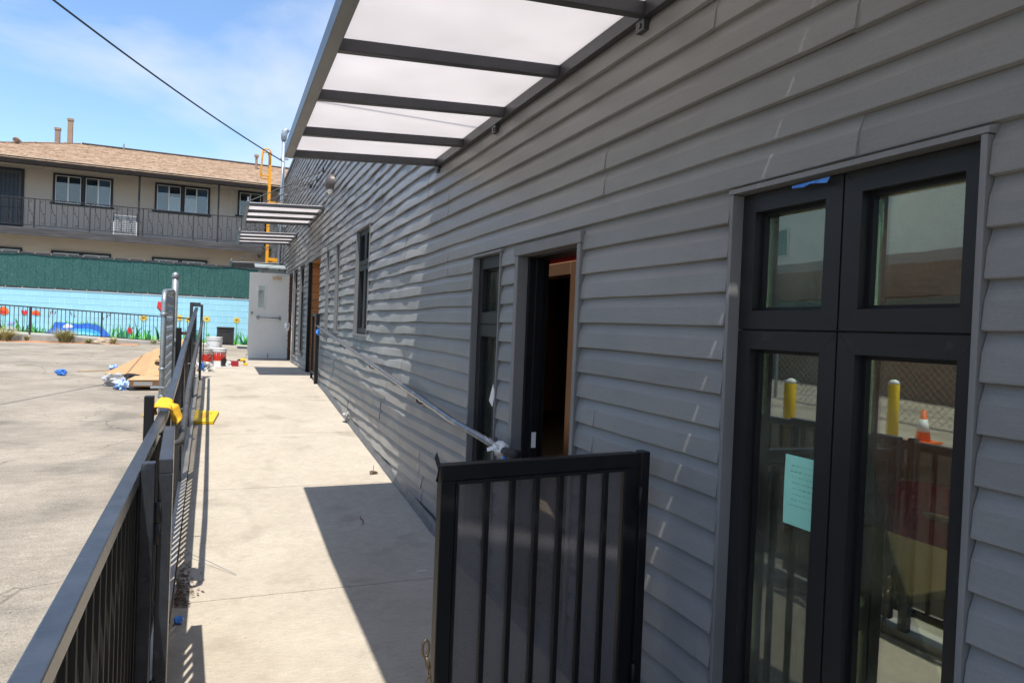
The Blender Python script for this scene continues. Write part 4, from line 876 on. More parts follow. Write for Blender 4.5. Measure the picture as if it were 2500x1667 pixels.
tag(MB().blob((-.62, 13.4, za(13.4)+.25), .07, .06, .12, 12, 8, .5, 14, 3).build('crumpled_bag', M['bluebag']), 'blue bag glimpsed behind the chain link gate post', 'bag', 'crumpled bags by the cardboard')
tag(MB().bar((-2.6, 15.6, za(15.6)+.015), (-1.75, 15.9, za(15.9)+.02), .02, .015).build('wooden_stick', M['card2']), 'thin pale stick lying on the asphalt by the cardboard', 'stick')
cpx = thing('black_cap', 'black cap lying on the cardboard sheet', 'cap', (-1.0, 14.35, .80))
MB().blob((-1.0, 14.30, .83), .10, .10, .07, 14, 8, .15, 2).build('crown', M['blackcloth'], cpx, smooth=True); MB().grid(lambda u, v: (-1.0+lerp(.03,.17,v)*math.cos(lerp(-3.6,-2.2,u)), 14.25+lerp(.03,.17,v)*math.sin(lerp(-3.6,-2.2,u)), .79-.02*v), 8, 3).build('brim', M['blackcloth'], cpx)

# small litter on the walk
tag(MB().blob((-.172, 3.93, .022), .022, .022, .02, 12, 8, .35, 6, 3).build('blue_wrapper', M['blue']), 'small crumpled bright blue wrapper on the walk by the folded gate', 'wrapper')
tag(MB().tube([onr(-.19, 5.0, .03), onr(-.03, 4.78, .03), onr(.115, 4.58, .006)], .0018, 5).build('wire_offcut', M['galv']), 'thin wire offcut lying on the concrete near the folded gate', 'wire')
tag(MB().tube([onr(1.03, 5.35, .006), onr(1.045, 5.42, .014), onr(1.03, 5.47, .012), onr(1.05, 5.55, .005)], [.003,.004,.003,.002], 5).build('dry_twig', M['litter']), 'dry curled twig on the shaded concrete', 'twig')
tag(MB().tube([(1.195, 4.34, .005), (1.255, 4.33, .005)], .0035, 6).build('white_stub', M['wpaper']), 'short white stub on the shaded concrete by the mesh gate', 'litter')
j = thing('dry_leaf', 'curled dry leaf at the canopy shadow edge near the wall', 'leaf', onr(1.38, 6.72, 0)); MB().blob(onr(1.38, 6.72, .015), .035, .03, .015, 10, 7, .5, 3).tube([onr(1.38, 6.73, .02), onr(1.385, 6.75, .075)], .003, 5).build('leaf_blade', M['litter'], j)
tag(MB().blob(onr(1.485, 9.1, .09), .035, .07, .035, 12, 8, .8, 11, 3).build('rag_on_flashing', M['greybag']), 'grey rag caught on the dented base flashing of the ramp wall', 'rag')
lt = MB(); rl = random.Random(9)
for i in range(260):
    y = 4.15+abs(rl.gauss(0, .35)); x = fx(y)+.085+abs(rl.gauss(0, .045)); a_ = rl.uniform(0, 6.28); l = rl.uniform(.006, .022); w = rl.uniform(.003, .008)
    c_, s_ = math.cos(a_), math.sin(a_); z = zr(y)+rl.uniform(.002, .012)
    lt.add([(x-c_*l, y-s_*l, z), (x+s_*w, y-c_*w, z+.004), (x+c_*l, y+s_*l, z+rl.uniform(0,.008)), (x-s_*w, y+c_*w, z+.002)], [(0,1,2,3)])
kind(lt.build('leaf_litter', M['litter']), 'stuff')['label'] = 'brown leaf litter gathered at the foot of the left fence'
gr = MB()
for i in range(420):
    if rl.random() < .6: y = rl.uniform(1.5, 14); x = rl.uniform(fx(y)+.1, 1.48); z = zr(y)
    else: y = rl.uniform(3, 16); x = fx(y)-.15-abs(rl.gauss(0, 1.4)); z = za(y)+.012
    r_ = rl.uniform(.0015, .004)*(1+y*.06); gr.add([(x-r_,y-r_,z),(x+r_,y-r_*.6,z),(x+r_*.8,y+r_,z),(x-r_*.7,y+r_,z),(x,y,z+r_*.9)], [(0,1,4),(1,2,4),(2,3,4),(3,0,4)])
kind(gr.build('grit', M['gritm']), 'stuff')['label'] = 'loose grit scattered over the walk and asphalt'

# ------------------------------------------------------------------ mural wall, screen, fence, planting
YM = 25.0
mwall = thing('mural_wall', 'sky blue painted block wall with garden mural at the far end', 'wall', (-2.5, YM, .8))
MB().add([(-12,YM+.006,mz(-12)-.4),(1.5,YM+.006,mz(1.5)-.4),(1.5,YM+.006,2.235),(-12,YM+.006,2.235),(-12,YM+.2,mz(-12)-.4),(1.5,YM+.2,mz(1.5)-.4),(1.5,YM+.2,2.235),(-12,YM+.2,2.235)],[(0,1,2,3),(3,2,6,7),(4,7,6,5),(0,3,7,4),(1,5,6,2)]).build('mortar_bed', M['mortar'], mwall)
MB().box(-12, 1.5, YM-.012, YM+.21, 2.236, 2.262).build('cap_course', M['cap'], mwall)
bm = MB(); bm.box(-.1885, .1885, -.0, .005, -.0915, .0915); blk = bm.mesh('block', M['cmu'])
bh2 = MB().box(-.0935, .0935, -.0, .005, -.0935, .0935).mesh('block', M['cmu'])
for r_ in range(8):
    zc = 2.235-.0995-.196*r_
    x = -6.9+(.195 if r_ % 2 else 0)
    while x < 1.3: place('block', blk, mwall, (x, YM, zc), None, (1, 1, 1)); x += .39
PY = YM-.004
def paint(name, pts, mat, lift=0, par=mwall):
    return MB().add([(x, PY-lift, z) for x, z in pts], [tuple(range(len(pts)))]).build(name, mat, par)
rg = random.Random(21)
blades = {k: MB() for k in ('g1', 'g2', 'g3', 'g4')}
def blade(x, z0, h, lean, w, k):
    m = blades[k]; n = 5; b = len(m.v); e = PY-.0012*(1+'g1 g2 g3 g4'.split().index(k))
    for i in range(n+1):
        t = i/n; cx_ = x+lean*t*t; ww = w*(1-t)*(.55+.9*min(1, t*3)); zz_ = z0+h*t
        m.v += [(cx_-ww, e, zz_), (cx_+ww, e, zz_)]
    for i in range(n): p_ = b+2*i; m.f.append((p_, p_+1, p_+3, p_+2))
x = -7.0
while x < 1.2:
    z0 = mz(x)-.02; inpond = -5.0 < x < -3.35
    if inpond:
        zb = pl([-5.0,-4.8,-4.3,-3.9,-3.6,-3.35], [.96,1.22,1.24,1.26,1.2,.98], x); blade(x, zb-.02, rg.uniform(.06,.17), rg.uniform(-.05,.05), .013, rg.choice(['g1','g2','g3','g3']))
        x += .035
    else:
        blade(x, z0, rg.uniform(.10,.32), rg.uniform(-.12,.12), rg.uniform(.012,.022), rg.choice(['g2','g3','g3','g2','g1'])); x += .035
for (x, h) in ((-5.71,.45),(-5.4,.47),(-5.55,.28),(-6.1,.3),(-5.2,.25),(-3.1,.5),(-2.88,.5),(-2.58,.6),(-2.39,.42),(-3.25,.42),(-3.0,.35),(-2.2,.4),(-1.9,.5),(-1.6,.4),(-1.1,.45),(-.75,.5),(-.55,.4),(-.4,.42),(.35,.5),(.45,.42),(.62,.6),(.75,.5),(.55,.35)):
    for q_ in range(3): blade(x+rg.uniform(-.1,.1), mz(x)-.02, h*rg.uniform(.7,1.05), rg.uniform(-.2,.2), rg.uniform(.022,.04), rg.choice(['g1','g4','g2']))
for k, m in blades.items(): kind(m.build('painted_grass', M['p_'+k], mwall), 'stuff')
pond = [(-5.02,.90),(-4.98,.98),(-4.86,1.10),(-4.81,1.234),(-4.77,1.276),(-4.55,1.27),(-4.31,1.243),(-4.116,1.244),(-3.92,1.282),(-3.66,1.235),(-3.50,1.127),(-3.40,1.03),(-3.315,.90),(-3.315,.84),(-4.1,.86)]
paint('painted_pond', pond, M['p_pond'], .006)
paint('painted_pond', [(-4.4,.88),(-4.45,1.0),(-4.25,1.10),(-3.85,1.10),(-3.62,1.02),(-3.52,.86),(-4.1,.868)], M['p_pond2'], .0066)
paint('painted_pond', [(-4.3,.878),(-4.25,.98),(-4.0,1.01),(-3.78,.97),(-3.68,.87),(-4.1,.872)], M['p_pond3'], .0072)
def petals(name, cx_, cz, r0, r1, n, mat, sq=1, c=None, lift=.006, a0=0, arc=2*math.pi):
    m = MB()
    for i in range(n):
        a_ = a0+arc*i/n; w = math.pi/n*.9
        m.add([(cx_+r0*math.cos(a_-w), PY-lift, cz+sq*r0*math.sin(a_-w)), (cx_+r1*.8*math.cos(a_-w*.8), PY-lift-.0002*i/n, cz+sq*r1*.8*math.sin(a_-w*.8)), (cx_+r1*math.cos(a_), PY-lift, cz+sq*r1*math.sin(a_)), (cx_+r1*.8*math.cos(a_+w*.8), PY-lift, cz+sq*r1*.8*math.sin(a_+w*.8)), (cx_+r0*math.cos(a_+w), PY-lift, cz+sq*r0*math.sin(a_+w))], [(0,1,2,3,4)])
    o = m.build(name, mat, mwall)
    if c: paint('flower_eye', [(cx_+c*math.cos(2*math.pi*k/10), cz+.7*c*math.sin(2*math.pi*k/10)) for k in range(10)], M['p_brn'], lift+.001, o)
    return o
def stem(x, z): paint('painted_stem', [(x-.008, mz(x)), (x+.008, mz(x)), (x+.006, z), (x-.006, z)], M['p_g1'], .0055)
for x, z in ((-2.386,1.508),(-1.361,1.556),(-1.072,1.509),(-.545,1.552),(.37,1.551)):
    stem(x, z-.03); petals('painted_daisy', x, z, .03, .115, 13, M['p_myel'], .95, .036)
petals('painted_lily', -4.44, 1.10, .02, .15, 9, M['p_lily'], 1.0, None, .008, .5, 2.6)
def poppy(x, z, w, h, mat, tul=False):
    stem(x, z-.3*h)
    if tul: pts = [(x-w,z+.3*h),(x-.85*w,z-.3*h),(x-.3*w,z-.62*h),(x+.3*w,z-.62*h),(x+.9*w,z-.3*h),(x+w,z+.4*h),(x+.6*w,z+.2*h),(x+.3*w,z+.5*h),(x,z+.05*h),(x-.4*w,z+.3*h)]
    else: pts = [(x-w,z-.05*h),(x-.85*w,z+.3*h),(x-.45*w,z+.36*h),(x-.2*w,z+.55*h),(x+.35*w,z+.55*h),(x+.5*w,z+.36*h),(x+.85*w,z+.25*h),(x+w,z-.2*h),(x+.6*w,z-.4*h),(x+.1*w,z-.5*h),(x-.5*w,z-.36*h)]
    o = paint('painted_poppy', pts, mat, .007)
    paint('petal_shade', [(x-.7*w,z-.1*h),(x-.1*w,z+.1*h),(x+.6*w,z-.1*h),(x+.1*w,z-.42*h)], M['p_mred'], .0078, o)
poppy(-6.11, 1.55, .15, .24, M['p_orange']); poppy(-5.578, 1.55, .085, .16, M['p_mred'], True); poppy(-5.285, 1.525, .13, .155, M['p_orange'])
for x, z, a_ in ((-4.955,1.49,.3),(-4.913,1.555,.2),(-4.87,1.59,0),(-4.789,1.56,-.3),(-4.377,1.56,.5),(-4.289,1.51,.4),(-3.511,1.45,.4),(-3.394,1.535,-.3),(-3.325,1.58,-.35)):
    dx_, dz_ = math.sin(a_)*-.05, .05; paint('painted_cattail', [(x-dx_-.01,z-dz_),(x-dx_+.01,z-dz_),(x+dx_+.01,z+dz_),(x+dx_-.01,z+dz_)], M['p_brn'], .0065)
lb = paint('painted_ladybug', [(-2.76+.085*math.cos(a_)*.75-.03*math.sin(a_), 1.085+.1*math.sin(a_)+.03*math.cos(a_)) for a_ in [2*math.pi*k/14 for k in range(14)]], M['p_mred'], .0075)
for q in ((-2.79,1.06),(-2.74,1.12),(-2.75,1.03),(-2.80,1.12)): paint('ladybug_spot', [(q[0]+.013*math.cos(2*math.pi*k/8), q[1]+.016*math.sin(2*math.pi*k/8)) for k in range(8)], M['p_mblk'], .0083, lb)
paint('ladybug_head', [(-2.71,1.16),(-2.68,1.15),(-2.66,1.18),(-2.69,1.20)], M['p_mblk'], .0083, lb)
paint('painted_butterfly', [(-2.02,1.87),(-1.995,2.054),(-1.94,2.04),(-1.86,2.03),(-1.78,1.95),(-1.80,1.74),(-1.87,1.72)], M['p_mred'], .0065); paint('painted_butterfly', [(-2.03,1.87),(-2.01,1.87),(-1.85,1.70),(-1.87,1.68)], M['p_mblk'], .0072)
paint('painted_bird', [(-6.02,1.15),(-5.96,1.21),(-5.85,1.22),(-5.78,1.25),(-5.83,1.18),(-5.90,1.15)], M['p_lav'], .0065); paint('painted_stone', [(-6.1,.95),(-6.02,1.08),(-5.9,1.12),(-5.78,1.05),(-5.73,.94)], M['p_mgrey'], .006)

# privacy screen on top of the wall
ps = thing('privacy_screen', 'dark green privacy fabric stretched on the fence above the mural wall', 'screen', (-2.5, YM+.1, 2.27))
def scr(u, v):
    x = lerp(-12, 1.3, u); t = (x*4.2) % 1
    f = .013*math.exp(-((t-.5)/.05)**2)+.006*noise.noise(Vector((x*1.2, v*2, 4)))
    top = 3.325+.012*math.sin(x*5.2)
    return (x, YM+.06-f+.02*math.sin(v*math.pi)*noise.noise(Vector((x*.6, 0, 8))), lerp(2.30, top, v))
MB().grid(scr, 560, 6).build('fabric', M['green'], ps)
for k_, (z0, z1) in enumerate(((3.29, 3.345), (2.272, 2.315))):
    MB().grid(lambda u, v: (lerp(-12, 1.3, u), YM+.036-.006*math.sin(u*60), lerp(z0, z1, v)+.008*math.sin(lerp(-12, 1.3, u)*5.2+k_)), 200, 1).build('hem', M['tape'], ps)
gm = MB().lathe([(.011,-.004),(.018,-.003),(.018,.003),(.011,.004)], (0,0,0), 10, 'y').mesh('grommet', M['brass'])
for i in range(17):
    x = -6.2+.42*i; place('grommet', gm, ps, (x, YM+.026, 3.33)); place('grommet', gm, ps, (x+.12, YM+.026, 2.295))
for x in (-9, -6.6, -4.6, -2.5, -.5, 1.2): MB().tube([(x, YM+.11, 2.263), (x, YM+.11, 3.36)], .022, 8).build('post', M['tape'], ps)
MB().tube([(-12, YM+.10, 3.345), (1.35, YM+.10, 3.345)], .018, 8).build('top_pipe', M['tape'], ps)
# low iron fence in front of the mural
bf = thing('mural_fence', 'low black iron picket fence in front of the garden mural', 'fence', (-4, 23.75, .85))
def bz(x): return pl([-9, -5.85, -1.79, 0], [1.85, 1.74, 1.585, 1.53], x)
def bb(x): return pl([-9, -4.24, -2.94, -.5], [1.2, .965, .885, .78], x)
FYm = 23.8; xe = -.95
for f_, h_ in ((bz, .035), (bb, .028)):
    m = MB(); m.bar((-9, FYm, f_(-9)-h_/2), (-5.85, FYm, f_(-5.85)-h_/2), .035, h_); m.bar((-5.85, FYm, f_(-5.85)-h_/2), (xe, FYm, f_(xe)-h_/2), .035, h_); m.build('rail', M['iron'], bf)
pk2 = MB().box(-.008, .008, -.008, .008, 0, 1).mesh('picket', M['iron'])
x = -8.9
while x < xe-.03: place('picket', pk2, bf, (x, FYm, bb(x)), None, (1, 1, bz(x)-.03-bb(x))); x += .1045
for x in (-6.95, -5.17, -3.375, -1.58): MB().box(x-.022, x+.022, FYm-.022, FYm+.022, bb(x)-.2, bz(x)-.002).build('post', M['iron'], bf)
# grasses, weeds, rock
def tuft(name, label, x, y, z, r, h, n, dry, seed, grp=None):
    t = thing(name, label, 'grass' if 'grass' in name else 'weed', (x, y, z), grp); q = random.Random(seed); md, mg_ = MB(), MB()
    for i in range(n):
        a_ = q.uniform(0, 6.28); rr_ = r*.25*math.sqrt(q.random()); hh = h*q.uniform(.5, 1.05); ln = r*q.uniform(.3, 1.0); w = q.uniform(.004, .009)
        c_, s_ = math.cos(a_), math.sin(a_); m = md if q.random() < dry else mg_; b = len(m.v)
        for k in range(5):
            t_ = k/4; rad = rr_+ln*t_**1.7; zz_ = z+hh*(t_*1.25-.45*t_*t_*(.6+ln/r)); ww = w*(1-t_)+.0008
            m.v += [(x+c_*rad-s_*ww, y+s_*rad+c_*ww, zz_), (x+c_*rad+s_*ww, y+s_*rad-c_*ww, zz_)]
        for k in range(4): p_ = b+2*k; m.f.append((p_, p_+1, p_+3, p_+2))
    if md.f: kind(md.build('dry_blades', M['grass_d'], t), 'stuff')
    if mg_.f: kind(mg_.build('green_blades', M['grass_g'], t), 'stuff')
tuft('ornamental_grass', 'wide straw green grass clump at the left edge below the mural', -5.62, 23.15, .74, .62, .50, 560, .62, 1, 'grass clumps along the mural fence')
tuft('ornamental_grass', 'straw green grass clump in front of the painted pond', -4.18, 23.15, .74, .58, .52, 600, .58, 2, 'grass clumps along the mural fence')
tuft('ornamental_grass', 'small thin grass sprig between the two large clumps', -5.1, 23.2, .75, .16, .22, 120, .5, 3, 'grass clumps along the mural fence')
tuft('roadside_weed', 'small bright weed left of the tan rock', -3.56, 22.95, .72, .2, .2, 180, .35, 4)
tuft('roadside_weed', 'bushy grey weed right of the tan rock', -2.95, 22.95, .72, .18, .28, 260, .75, 5)
tuft('roadside_weed', 'small weed by the kerb near the chain link gate', -1.95, 23.4, .76, .22, .16, 120, .4, 6)
tag(MB().blob((-3.22, 22.95, .76), .24, .15, .125, 16, 10, .3, 3, 1.6).build('tan_rock', M['rock']), 'tan boulder on the mulch in front of the mural fence', 'rock')
# dark resin box against the mural
rbx = thing('resin_storage_box', 'dark resin storage box standing against the mural near the cream door', 'storage box', (.04, 24.5, .76))
MB().box(-.22, .29, 24.25, 24.75, .755, 1.27).build('body', M['resin'], rbx, bevel=.01); MB().box(-.235, .305, 24.23, 24.77, 1.271, 1.315).build('lid', M['resin'], rbx, bevel=.012)
m = MB()
for (a0, a1, b0, b1) in ((-.15,.22,1.18,1.2),(-.15,.22,.83,.85),(-.15,-.13,.85,1.18),(.20,.22,.85,1.18)): m.box(a0, a1, 24.238, 24.2495, b0, b1)
m.build('panel_moulding', M['resin'], rbx); MB().bar((.05, 24.235, 1.31), (.10, 24.235, .78), .014, .006, (0,1,0)).build('strap', M['dark'], rbx)

# ------------------------------------------------------------------ apartment building
ap = thing('apartment_building', 'two storey tan stucco apartment block with shingled roof and balcony', 'building', (-3, 30, 1))
YF, YB = 30.0, 28.7
core = MB(); APW = [(-5.93,-4.015,5.57,6.645),(-2.615,-.68,5.62,6.685),(.33,1.265,5.74,6.715),(-5.93,-4.015,2.75,3.825),(-2.645,-.70,2.75,3.837),(-7.95,-6.81,2.1,3.835)]
core.box(-10, 6, YF, YF+6.5, 0, 6.82); core.build('wall', M['stucco'], ap)
MB().box(-11, 6, 28.45, YF+.01, 6.821, 6.84).build('soffit', M['soffit'], ap); MB().box(-10, 6, YF-.03, YF-.001, 6.74, 6.82).build('frieze_board', M['soffit'], ap)
MB().box(-11.02, 6, 28.37, 28.449, 6.57, 6.745).build('gutter', M['fascia'], ap, bevel=.02)
# roof deck and shingle courses
E0, E1, RG = Vector((-11, 28.40, 6.745)), 33.25, 8.47
sl_ = (RG-6.745)/(E1-28.40)
rfo = MB().add([(-11,28.42,6.74),(6,28.42,6.74),(6,E1,RG-.02),(-6.1,E1,RG-.02),(-11,34,6.74)],[(0,1,2,3),(0,3,4)]).build('roof', M['shingle'], ap)
sh = MB(); q = random.Random(11); rows = 30; dy_ = (E1-28.38)/rows
for i in range(rows):
    y0 = 28.38+i*dy_; y1 = y0+dy_*1.25; xl = lerp(-11, -6.1, max(0, (y0-28.4)/(E1-28.4))); x = max(xl, -9.2)+q.uniform(0, .2)
    while x < 3.2:
        w = q.uniform(.13, .30); h = q.uniform(.006, .026); z0 = 6.745+(y0-28.40)*sl_; z1 = 6.745+(y1-28.40)*sl_; yy = y0+q.uniform(-.015, .015)
        sh.add([(x,yy,z0+h),(x+w-.008,yy,z0+h),(x+w-.008,y1,z1+.003),(x,y1,z1+.003),(x,yy,z0-.004),(x+w-.008,yy,z0-.004)],[(0,1,2,3),(4,5,1,0),(0,3,4),(1,5,2)]); x += w
kind(sh.build('shingles', M['shingle'], rfo), 'stuff')
MB().bar((-5.6, E1, RG+.015), (6, E1, RG+.015), .26, .05).build('ridge_cap', M['ridge'], rfo); MB().bar((-5.7, E1, RG+.01), (-11, 28.42, 6.77), .2, .03).build('hip_cap', M['shingle'], rfo)
def flue(x, y, r, z0, z1, cap, nm='flue'):
    m = MB().box(x-r, x+r, y-r, y+r, z0, z1) if nm == 'chimney' else MB().tube([(x,y,z0),(x,y,z1)], r, 10)
    o = m.build(nm, M['flue'], ap); MB().box(x-r-cap, x+r+cap, y-r-cap, y+r+cap, z1+.001, z1+.09).build('cap', M['flue'], o)
flue(-6.42, 33, .085, 7.9, 8.86, .02, 'chimney'); flue(-5.99, 33, .085, 7.9, 9.29, .02, 'chimney')
flue(1.045, 32, .05, 7.9, 8.56, .04); flue(1.58, 32, .055, 7.9, 8.72, .03); MB().tube([(-3.955,32,7.95),(-3.955,32,8.42)], .025, 8).lathe([(.09,0),(.03,.15)], (-3.955,32,7.98), 10).build('vent_pipe', M['flue'], ap)
MB().tube([(-7.35,31.5,7.75),(-7.35,31.5,7.93),(-7.42,31.38,7.98),(-7.42,31.25,7.93)], .085, 10).build('roof_vent', M['flue'], ap)
def aptwin(y0x, x1, z0, z1, halves, paper=()):
    w = bpy.data.objects.new('window', None); COL.objects.link(w); WOFF[w] = Vector((y0x, YF, z0)); w.parent = ap; w.location = WOFF[w]-WOFF[ap]
    f = MB(); t = .075
    f.box(y0x, x1, YF-.045, YF-.001, z1-t, z1); f.box(y0x, y0x+t, YF-.045, YF-.001, z0, z1-t); f.box(x1-t, x1, YF-.045, YF-.001, z0, z1-t); f.box(y0x-.08, x1+.06, YF-.07, YF-.001, z0-.06, z0)
    n = halves; wid = (x1-y0x-2*t)
    secs = []
    if n == 2:
        m_ = (y0x+x1)/2; f.box(m_-.075, m_+.075, YF-.045, YF-.001, z0, z1-t); secs = [(y0x+t, m_-.075), (m_+.075, x1-t)]
    else: secs = [(y0x+t, x1-t)]
    f.build('window_trim', M['navy'], w)
    for si, (a0, b0) in enumerate(secs):
        fr = MB(); mm = (a0+b0)/2; k = .024
        fr.box(a0, b0, YF-.035, YF-.006, z1-t-k, z1-t); fr.box(a0, b0, YF-.035, YF-.006, z0, z0+k); fr.box(a0, a0+k, YF-.035, YF-.006, z0+k, z1-t-k); fr.box(b0-k, b0, YF-.035, YF-.006, z0+k, z1-t-k); fr.box(mm-.025, mm+.025, YF-.04, YF-.006, z0+k, z1-t-k)
        fr.build('sash_frame', M['alu'], w)
        for hi_, (c0, c1) in enumerate(((a0+k, mm-.025), (mm+.025, b0-k))):
            MB().box(c0, c1, YF-.016, YF-.012, z0+k, z1-t-k).build('pane', M['aglass'], w)
            MB().box(c0, c1, YF-.008, YF-.002, z0+k, z1-t-k).build('blind', M['blind2' if (si*2+hi_) in paper else 'blind'], w)
    return w
aptwin(*APW[0], 2, (3,)); w2 = aptwin(*APW[1], 2, (0, 3)); aptwin(*APW[2], 1, ())
aptwin(*APW[3], 2, (1, 3)); aptwin(*APW[4], 2, (0, 2)); aptwin(*APW[5], 1, (0,))
for c0, c1, h in ((-2.12, -1.73, .55), (-1.56, -1.19, .55)): MB().box(c0, c1, YF-.0108, YF-.0088, 5.65, 5.65+h).build('paper_sheet', M['white'], w2)
# security door
sd_ = bpy.data.objects.new('security_door', None); COL.objects.link(sd_); WOFF[sd_] = Vector((-7.2, YF, 4.6)); sd_.parent = ap; sd_.location = WOFF[sd_]-WOFF[ap]
MB().box(-7.75, -7.67, YF-.06, YF-.001, 4.60, 6.66).box(-6.89, -6.81, YF-.06, YF-.001, 4.60, 6.66).box(-7.67, -6.89, YF-.06, YF-.001, 6.58, 6.66).box(-7.67, -6.89, YF-.06, YF-.001, 4.60, 4.68).build('door_frame', M['navy'], sd_)
MB().box(-7.67, -6.89, YF-.03, YF-.001, 4.68, 6.58).build('screen', M['screendoor'], sd_)
MB().box(-7.60, -6.98, YF-.045, YF-.031, 5.60, 6.42).build('screen_insert', M['blind'], sd_)
m = MB()
for i in range(6): m.box(-7.62+.125*i, -7.61+.125*i, YF-.055, YF-.046, 4.7, 6.56)
m.box(-7.66, -6.9, YF-.056, YF-.0465, 5.25, 5.265); m.box(-7.66, -6.9, YF-.056, YF-.0465, 6.44, 6.455); m.build('door_bars', M['iron'], sd_)
# balcony slab, beam, joists
MB().box(-10, 3.5, YB-.02, YF-.001, 4.40, 4.455).build('balcony_deck', M['beam'], ap); MB().box(-10, 1.25, YB-.06, YB-.021, 4.19, 4.445).build('balcony_beam', M['beam'], ap, bevel=.008); MB().box(-10, 1.25, YB-.02, YF-.001, 4.385, 4.399).build('balcony_soffit', M['stucco'], ap)
jm = MB().box(-.03, .03, 0, 1.2, -.05, 0).mesh('joist', M['beam'])
for i in range(16): place('joist', jm, ap, (-8.2+.61*i, YB-.015, 4.385-.0))
MB().box(1.15, 1.25, YB-.05, YF, 4.1, 4.19).build('end_beam', M['beam'], ap)
# railing
rl_ = bpy.data.objects.new('balcony_railing', None); COL.objects.link(rl_); WOFF[rl_] = Vector((-3, YB, 4.45)); rl_.parent = ap; rl_.location = WOFF[rl_]-WOFF[ap]
MB().bar((-9.6, YB, 5.455), (1.2, YB, 5.47), .04, .03).build('top_rail', M['iron'], rl_); MB().bar((-9.6, YB, 4.545), (1.2, YB, 4.545), .025, .02).build('bottom_rail', M['iron'], rl_)
bu = MB()
for xx in (-.0835, .0835): bu.box(xx-.007, xx+.007, -.007, .007, -.45, .45)
def scroll(cx_, cz, r, s_, a0): return [(cx_+s_*r*(1-.7*t)*math.cos(a0+t*8), 0, cz+r*(1-.7*t)*math.sin(a0+t*8)) for t in [k/16 for k in range(17)]]
bu.tube([(-.075, 0, .40), (-.07,0,.2), (.07, 0, -.2), (.075,0,-.40)], .006, 4, False); bu.tube(scroll(-.02, .38, .055, 1, 2.6), .0055, 4, False); bu.tube(scroll(.02, -.38, .055, 1, -.5), .0055, 4, False); bu.tube(scroll(-.04, .05, .03, 1, 0), .005, 4, False); bu.tube(scroll(.04, -.05, .03, -1, 0), .005, 4, False)
bum = bu.mesh('baluster', M['iron'])
for i in range(26): place('baluster', bum, rl_, (-7.3+.334*i, YB, 5.0))
for x in (-7.87, -6.2, -4.535, -2.86, -1.19, .475): MB().box(x-.02, x+.02, YB-.02, YB+.02, 4.3, 5.46).build('rail_post', M['iron'], rl_)
for x in (-3.014, -.353): MB().box(x-.032, x+.032, YB-.002, YB+.062, 4.46, 6.82).build('porch_post', M['iron'], ap)
MB().lathe([(.10,.0),(.12,.05),(.10,.09),(.03,.1)], (-7.1, 28.9, 6.73), 14).build('ceiling_light', M['soffit'], ap)
MB().box(.06, .2, YF-.12, YF-.001, 6.56, 6.66).build('flood_light', M['alu'], ap); MB().tube([(.10, YF-.01, 6.55), (.10, YF-.01, 5.3), (.02, YF-.01, 4.5)], .008, 5).build('conduit', M['alu'], ap)
MB().tube([(1.42,28.5,6.6),(1.42,28.6,6.35),(1.42,29.9,6.1),(1.42,29.93,4.6)], .05, 8).build('downspout', M['fascia'], ap)
rk = thing('white_rack', 'white wire rack leaning on the apartment balcony railing', 'rack', (-3.45, 28.85, 4.47))
m = MB()
for i in range(11): m.bar((-3.80, 28.85, 4.50+.066*i), (-3.09, 28.85, 4.51+.066*i), .016, .018)
m.build('slats', M['white'], rk); [MB().box(a_, a_+.03, 28.84, 28.87, b_, c_).build('side_frame', M[k_], rk) for a_, b_, c_, k_ in ((-3.83,4.47,4.93,'white'),(-3.09,4.48,4.97,'white'),(-3.83,4.931,5.26,'iron'),(-3.09,4.971,5.28,'iron'))]

# ------------------------------------------------------------------ the lot's other side, seen mirrored in the windows
def bollard(x, y, lab):
    b = thing('bollard', lab, 'bollard', (x, y, za(y)), 'yellow bollards in the lot')
    MB().lathe([(.07,0),(.07,1.0),(.06,1.03),(.03,1.05),(.005,1.055)], (x, y, za(y)), 18).build('tube', M['yellow'], b, smooth=True); MB().lathe([(.0705,1.0),(.062,1.032),(.032,1.054),(.005,1.059)], (x, y, za(y)), 18).build('cap', M['white'], b, smooth=True)
bollard(-3.1, 6.45, 'yellow bollard mirrored in the left lower window pane'); bollard(-4.85, 6.45, 'yellow bollard mirrored in the right lower window pane beside the cone')
cn = thing('traffic_cone', 'orange and white traffic cone mirrored in the right lower pane', 'cone', (-6.7, 7.4, za(7.4)))
MB().box(-6.88, -6.52, 7.22, 7.58, za(7.4), za(7.4)+.03).build('base', M['cone'], cn); MB().lathe([(.11,.031),(.025,.5)], (-6.7, 7.4, za(7.4)), 18).build('body', M['cone'], cn, smooth=True); MB().lathe([(.088,.17),(.052,.36)], (-6.7, 7.4, za(7.4)), 18).build('white_band', M['white'], cn, smooth=True)
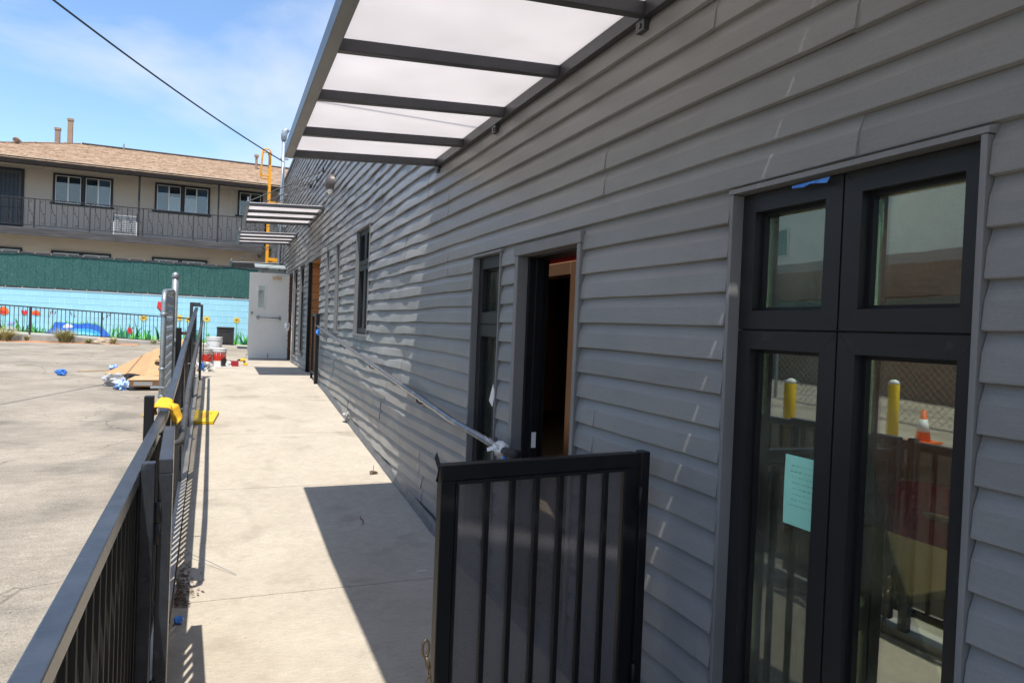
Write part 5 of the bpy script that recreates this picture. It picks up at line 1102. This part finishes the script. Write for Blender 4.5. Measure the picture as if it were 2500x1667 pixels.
cf = thing('lot_fence', 'chain link fence across the lot mirrored in the lower panes', 'fence', (-8, 9, za(9)))
for i in range(9): MB().tube([(-8.4, 3.5+2.2*i, za(3.5+2.2*i)-.1), (-8.4, 3.5+2.2*i, za(3.5+2.2*i)+1.9)], .03, 8).build('post', M['galv'], cf)
m = MB()
for i in range(-14, 130):
    for s_ in (1, -1):
        y0 = 3.5+i*.14; p0 = (-8.4, y0, za(y0)); p1 = (-8.4, y0+s_*1.8, za(y0)+1.85); m.bar(p0, p1, .005, .005)
kind(m.build('wire_mesh', M['galv'], cf), 'stuff'); MB().tube([(-8.4, 3.5, za(3.5)+1.88), (-8.4, 21.1, za(21.1)+1.88)], .02, 8).build('top_pipe', M['galv'], cf)
cr = thing('carport', 'low carport with grey fascia mirrored in the upper panes', 'carport', (-15, 15, za(12)))
MB().box(-18, -14, 4, 30, 3.85, 4.15).build('roof', M['farband'], cr); MB().box(-18, -17.8, 4, 30, 0, 3.849).build('back_wall', M['farbrown'], cr); 
for y in (5, 10, 15, 20, 25): MB().box(-14.2, -14.05, y, y+.15, 0, 3.849).build('post', M['farbrown'], cr)
MB().box(-14.03, -14.0, 4, 30, 2.95, 3.849).build('valance', M['farbrown'], cr)
gs = thing('lot_screen', 'green fabric screen across the lot mirrored in the upper panes', 'screen', (-12, 15, za(12)))
MB().grid(lambda u, v: (-12+.02*math.sin(u*140), lerp(4, 26, u), lerp(1.6, 2.75, v)), 120, 2).build('fabric', M['green'], gs); MB().box(-12.1, -12.05, 4, 26, 0, 1.6).build('base_wall', M['farbrown'], gs)
nb = thing('pale_building', 'pale building across the lot mirrored in the upper panes', 'building', (-24, 18, 0))
MB().box(-30, -21, 2, 40, 0, 10).build('wall', M['farwall'], nb)
for y, z in ((14.6, 5.7), (9, 5.7), (26.0, 5.6), (32, 5.4), (20.5, 8)):
    f = MB().box(-20.999, -20.96, y-.75, y+.75, z-.05, z+1.3).build('window', M['alu'], nb); MB().box(-20.959, -20.95, y-.65, y+.65, z+.05, z+1.2).build('pane', M['fargreen'], f)
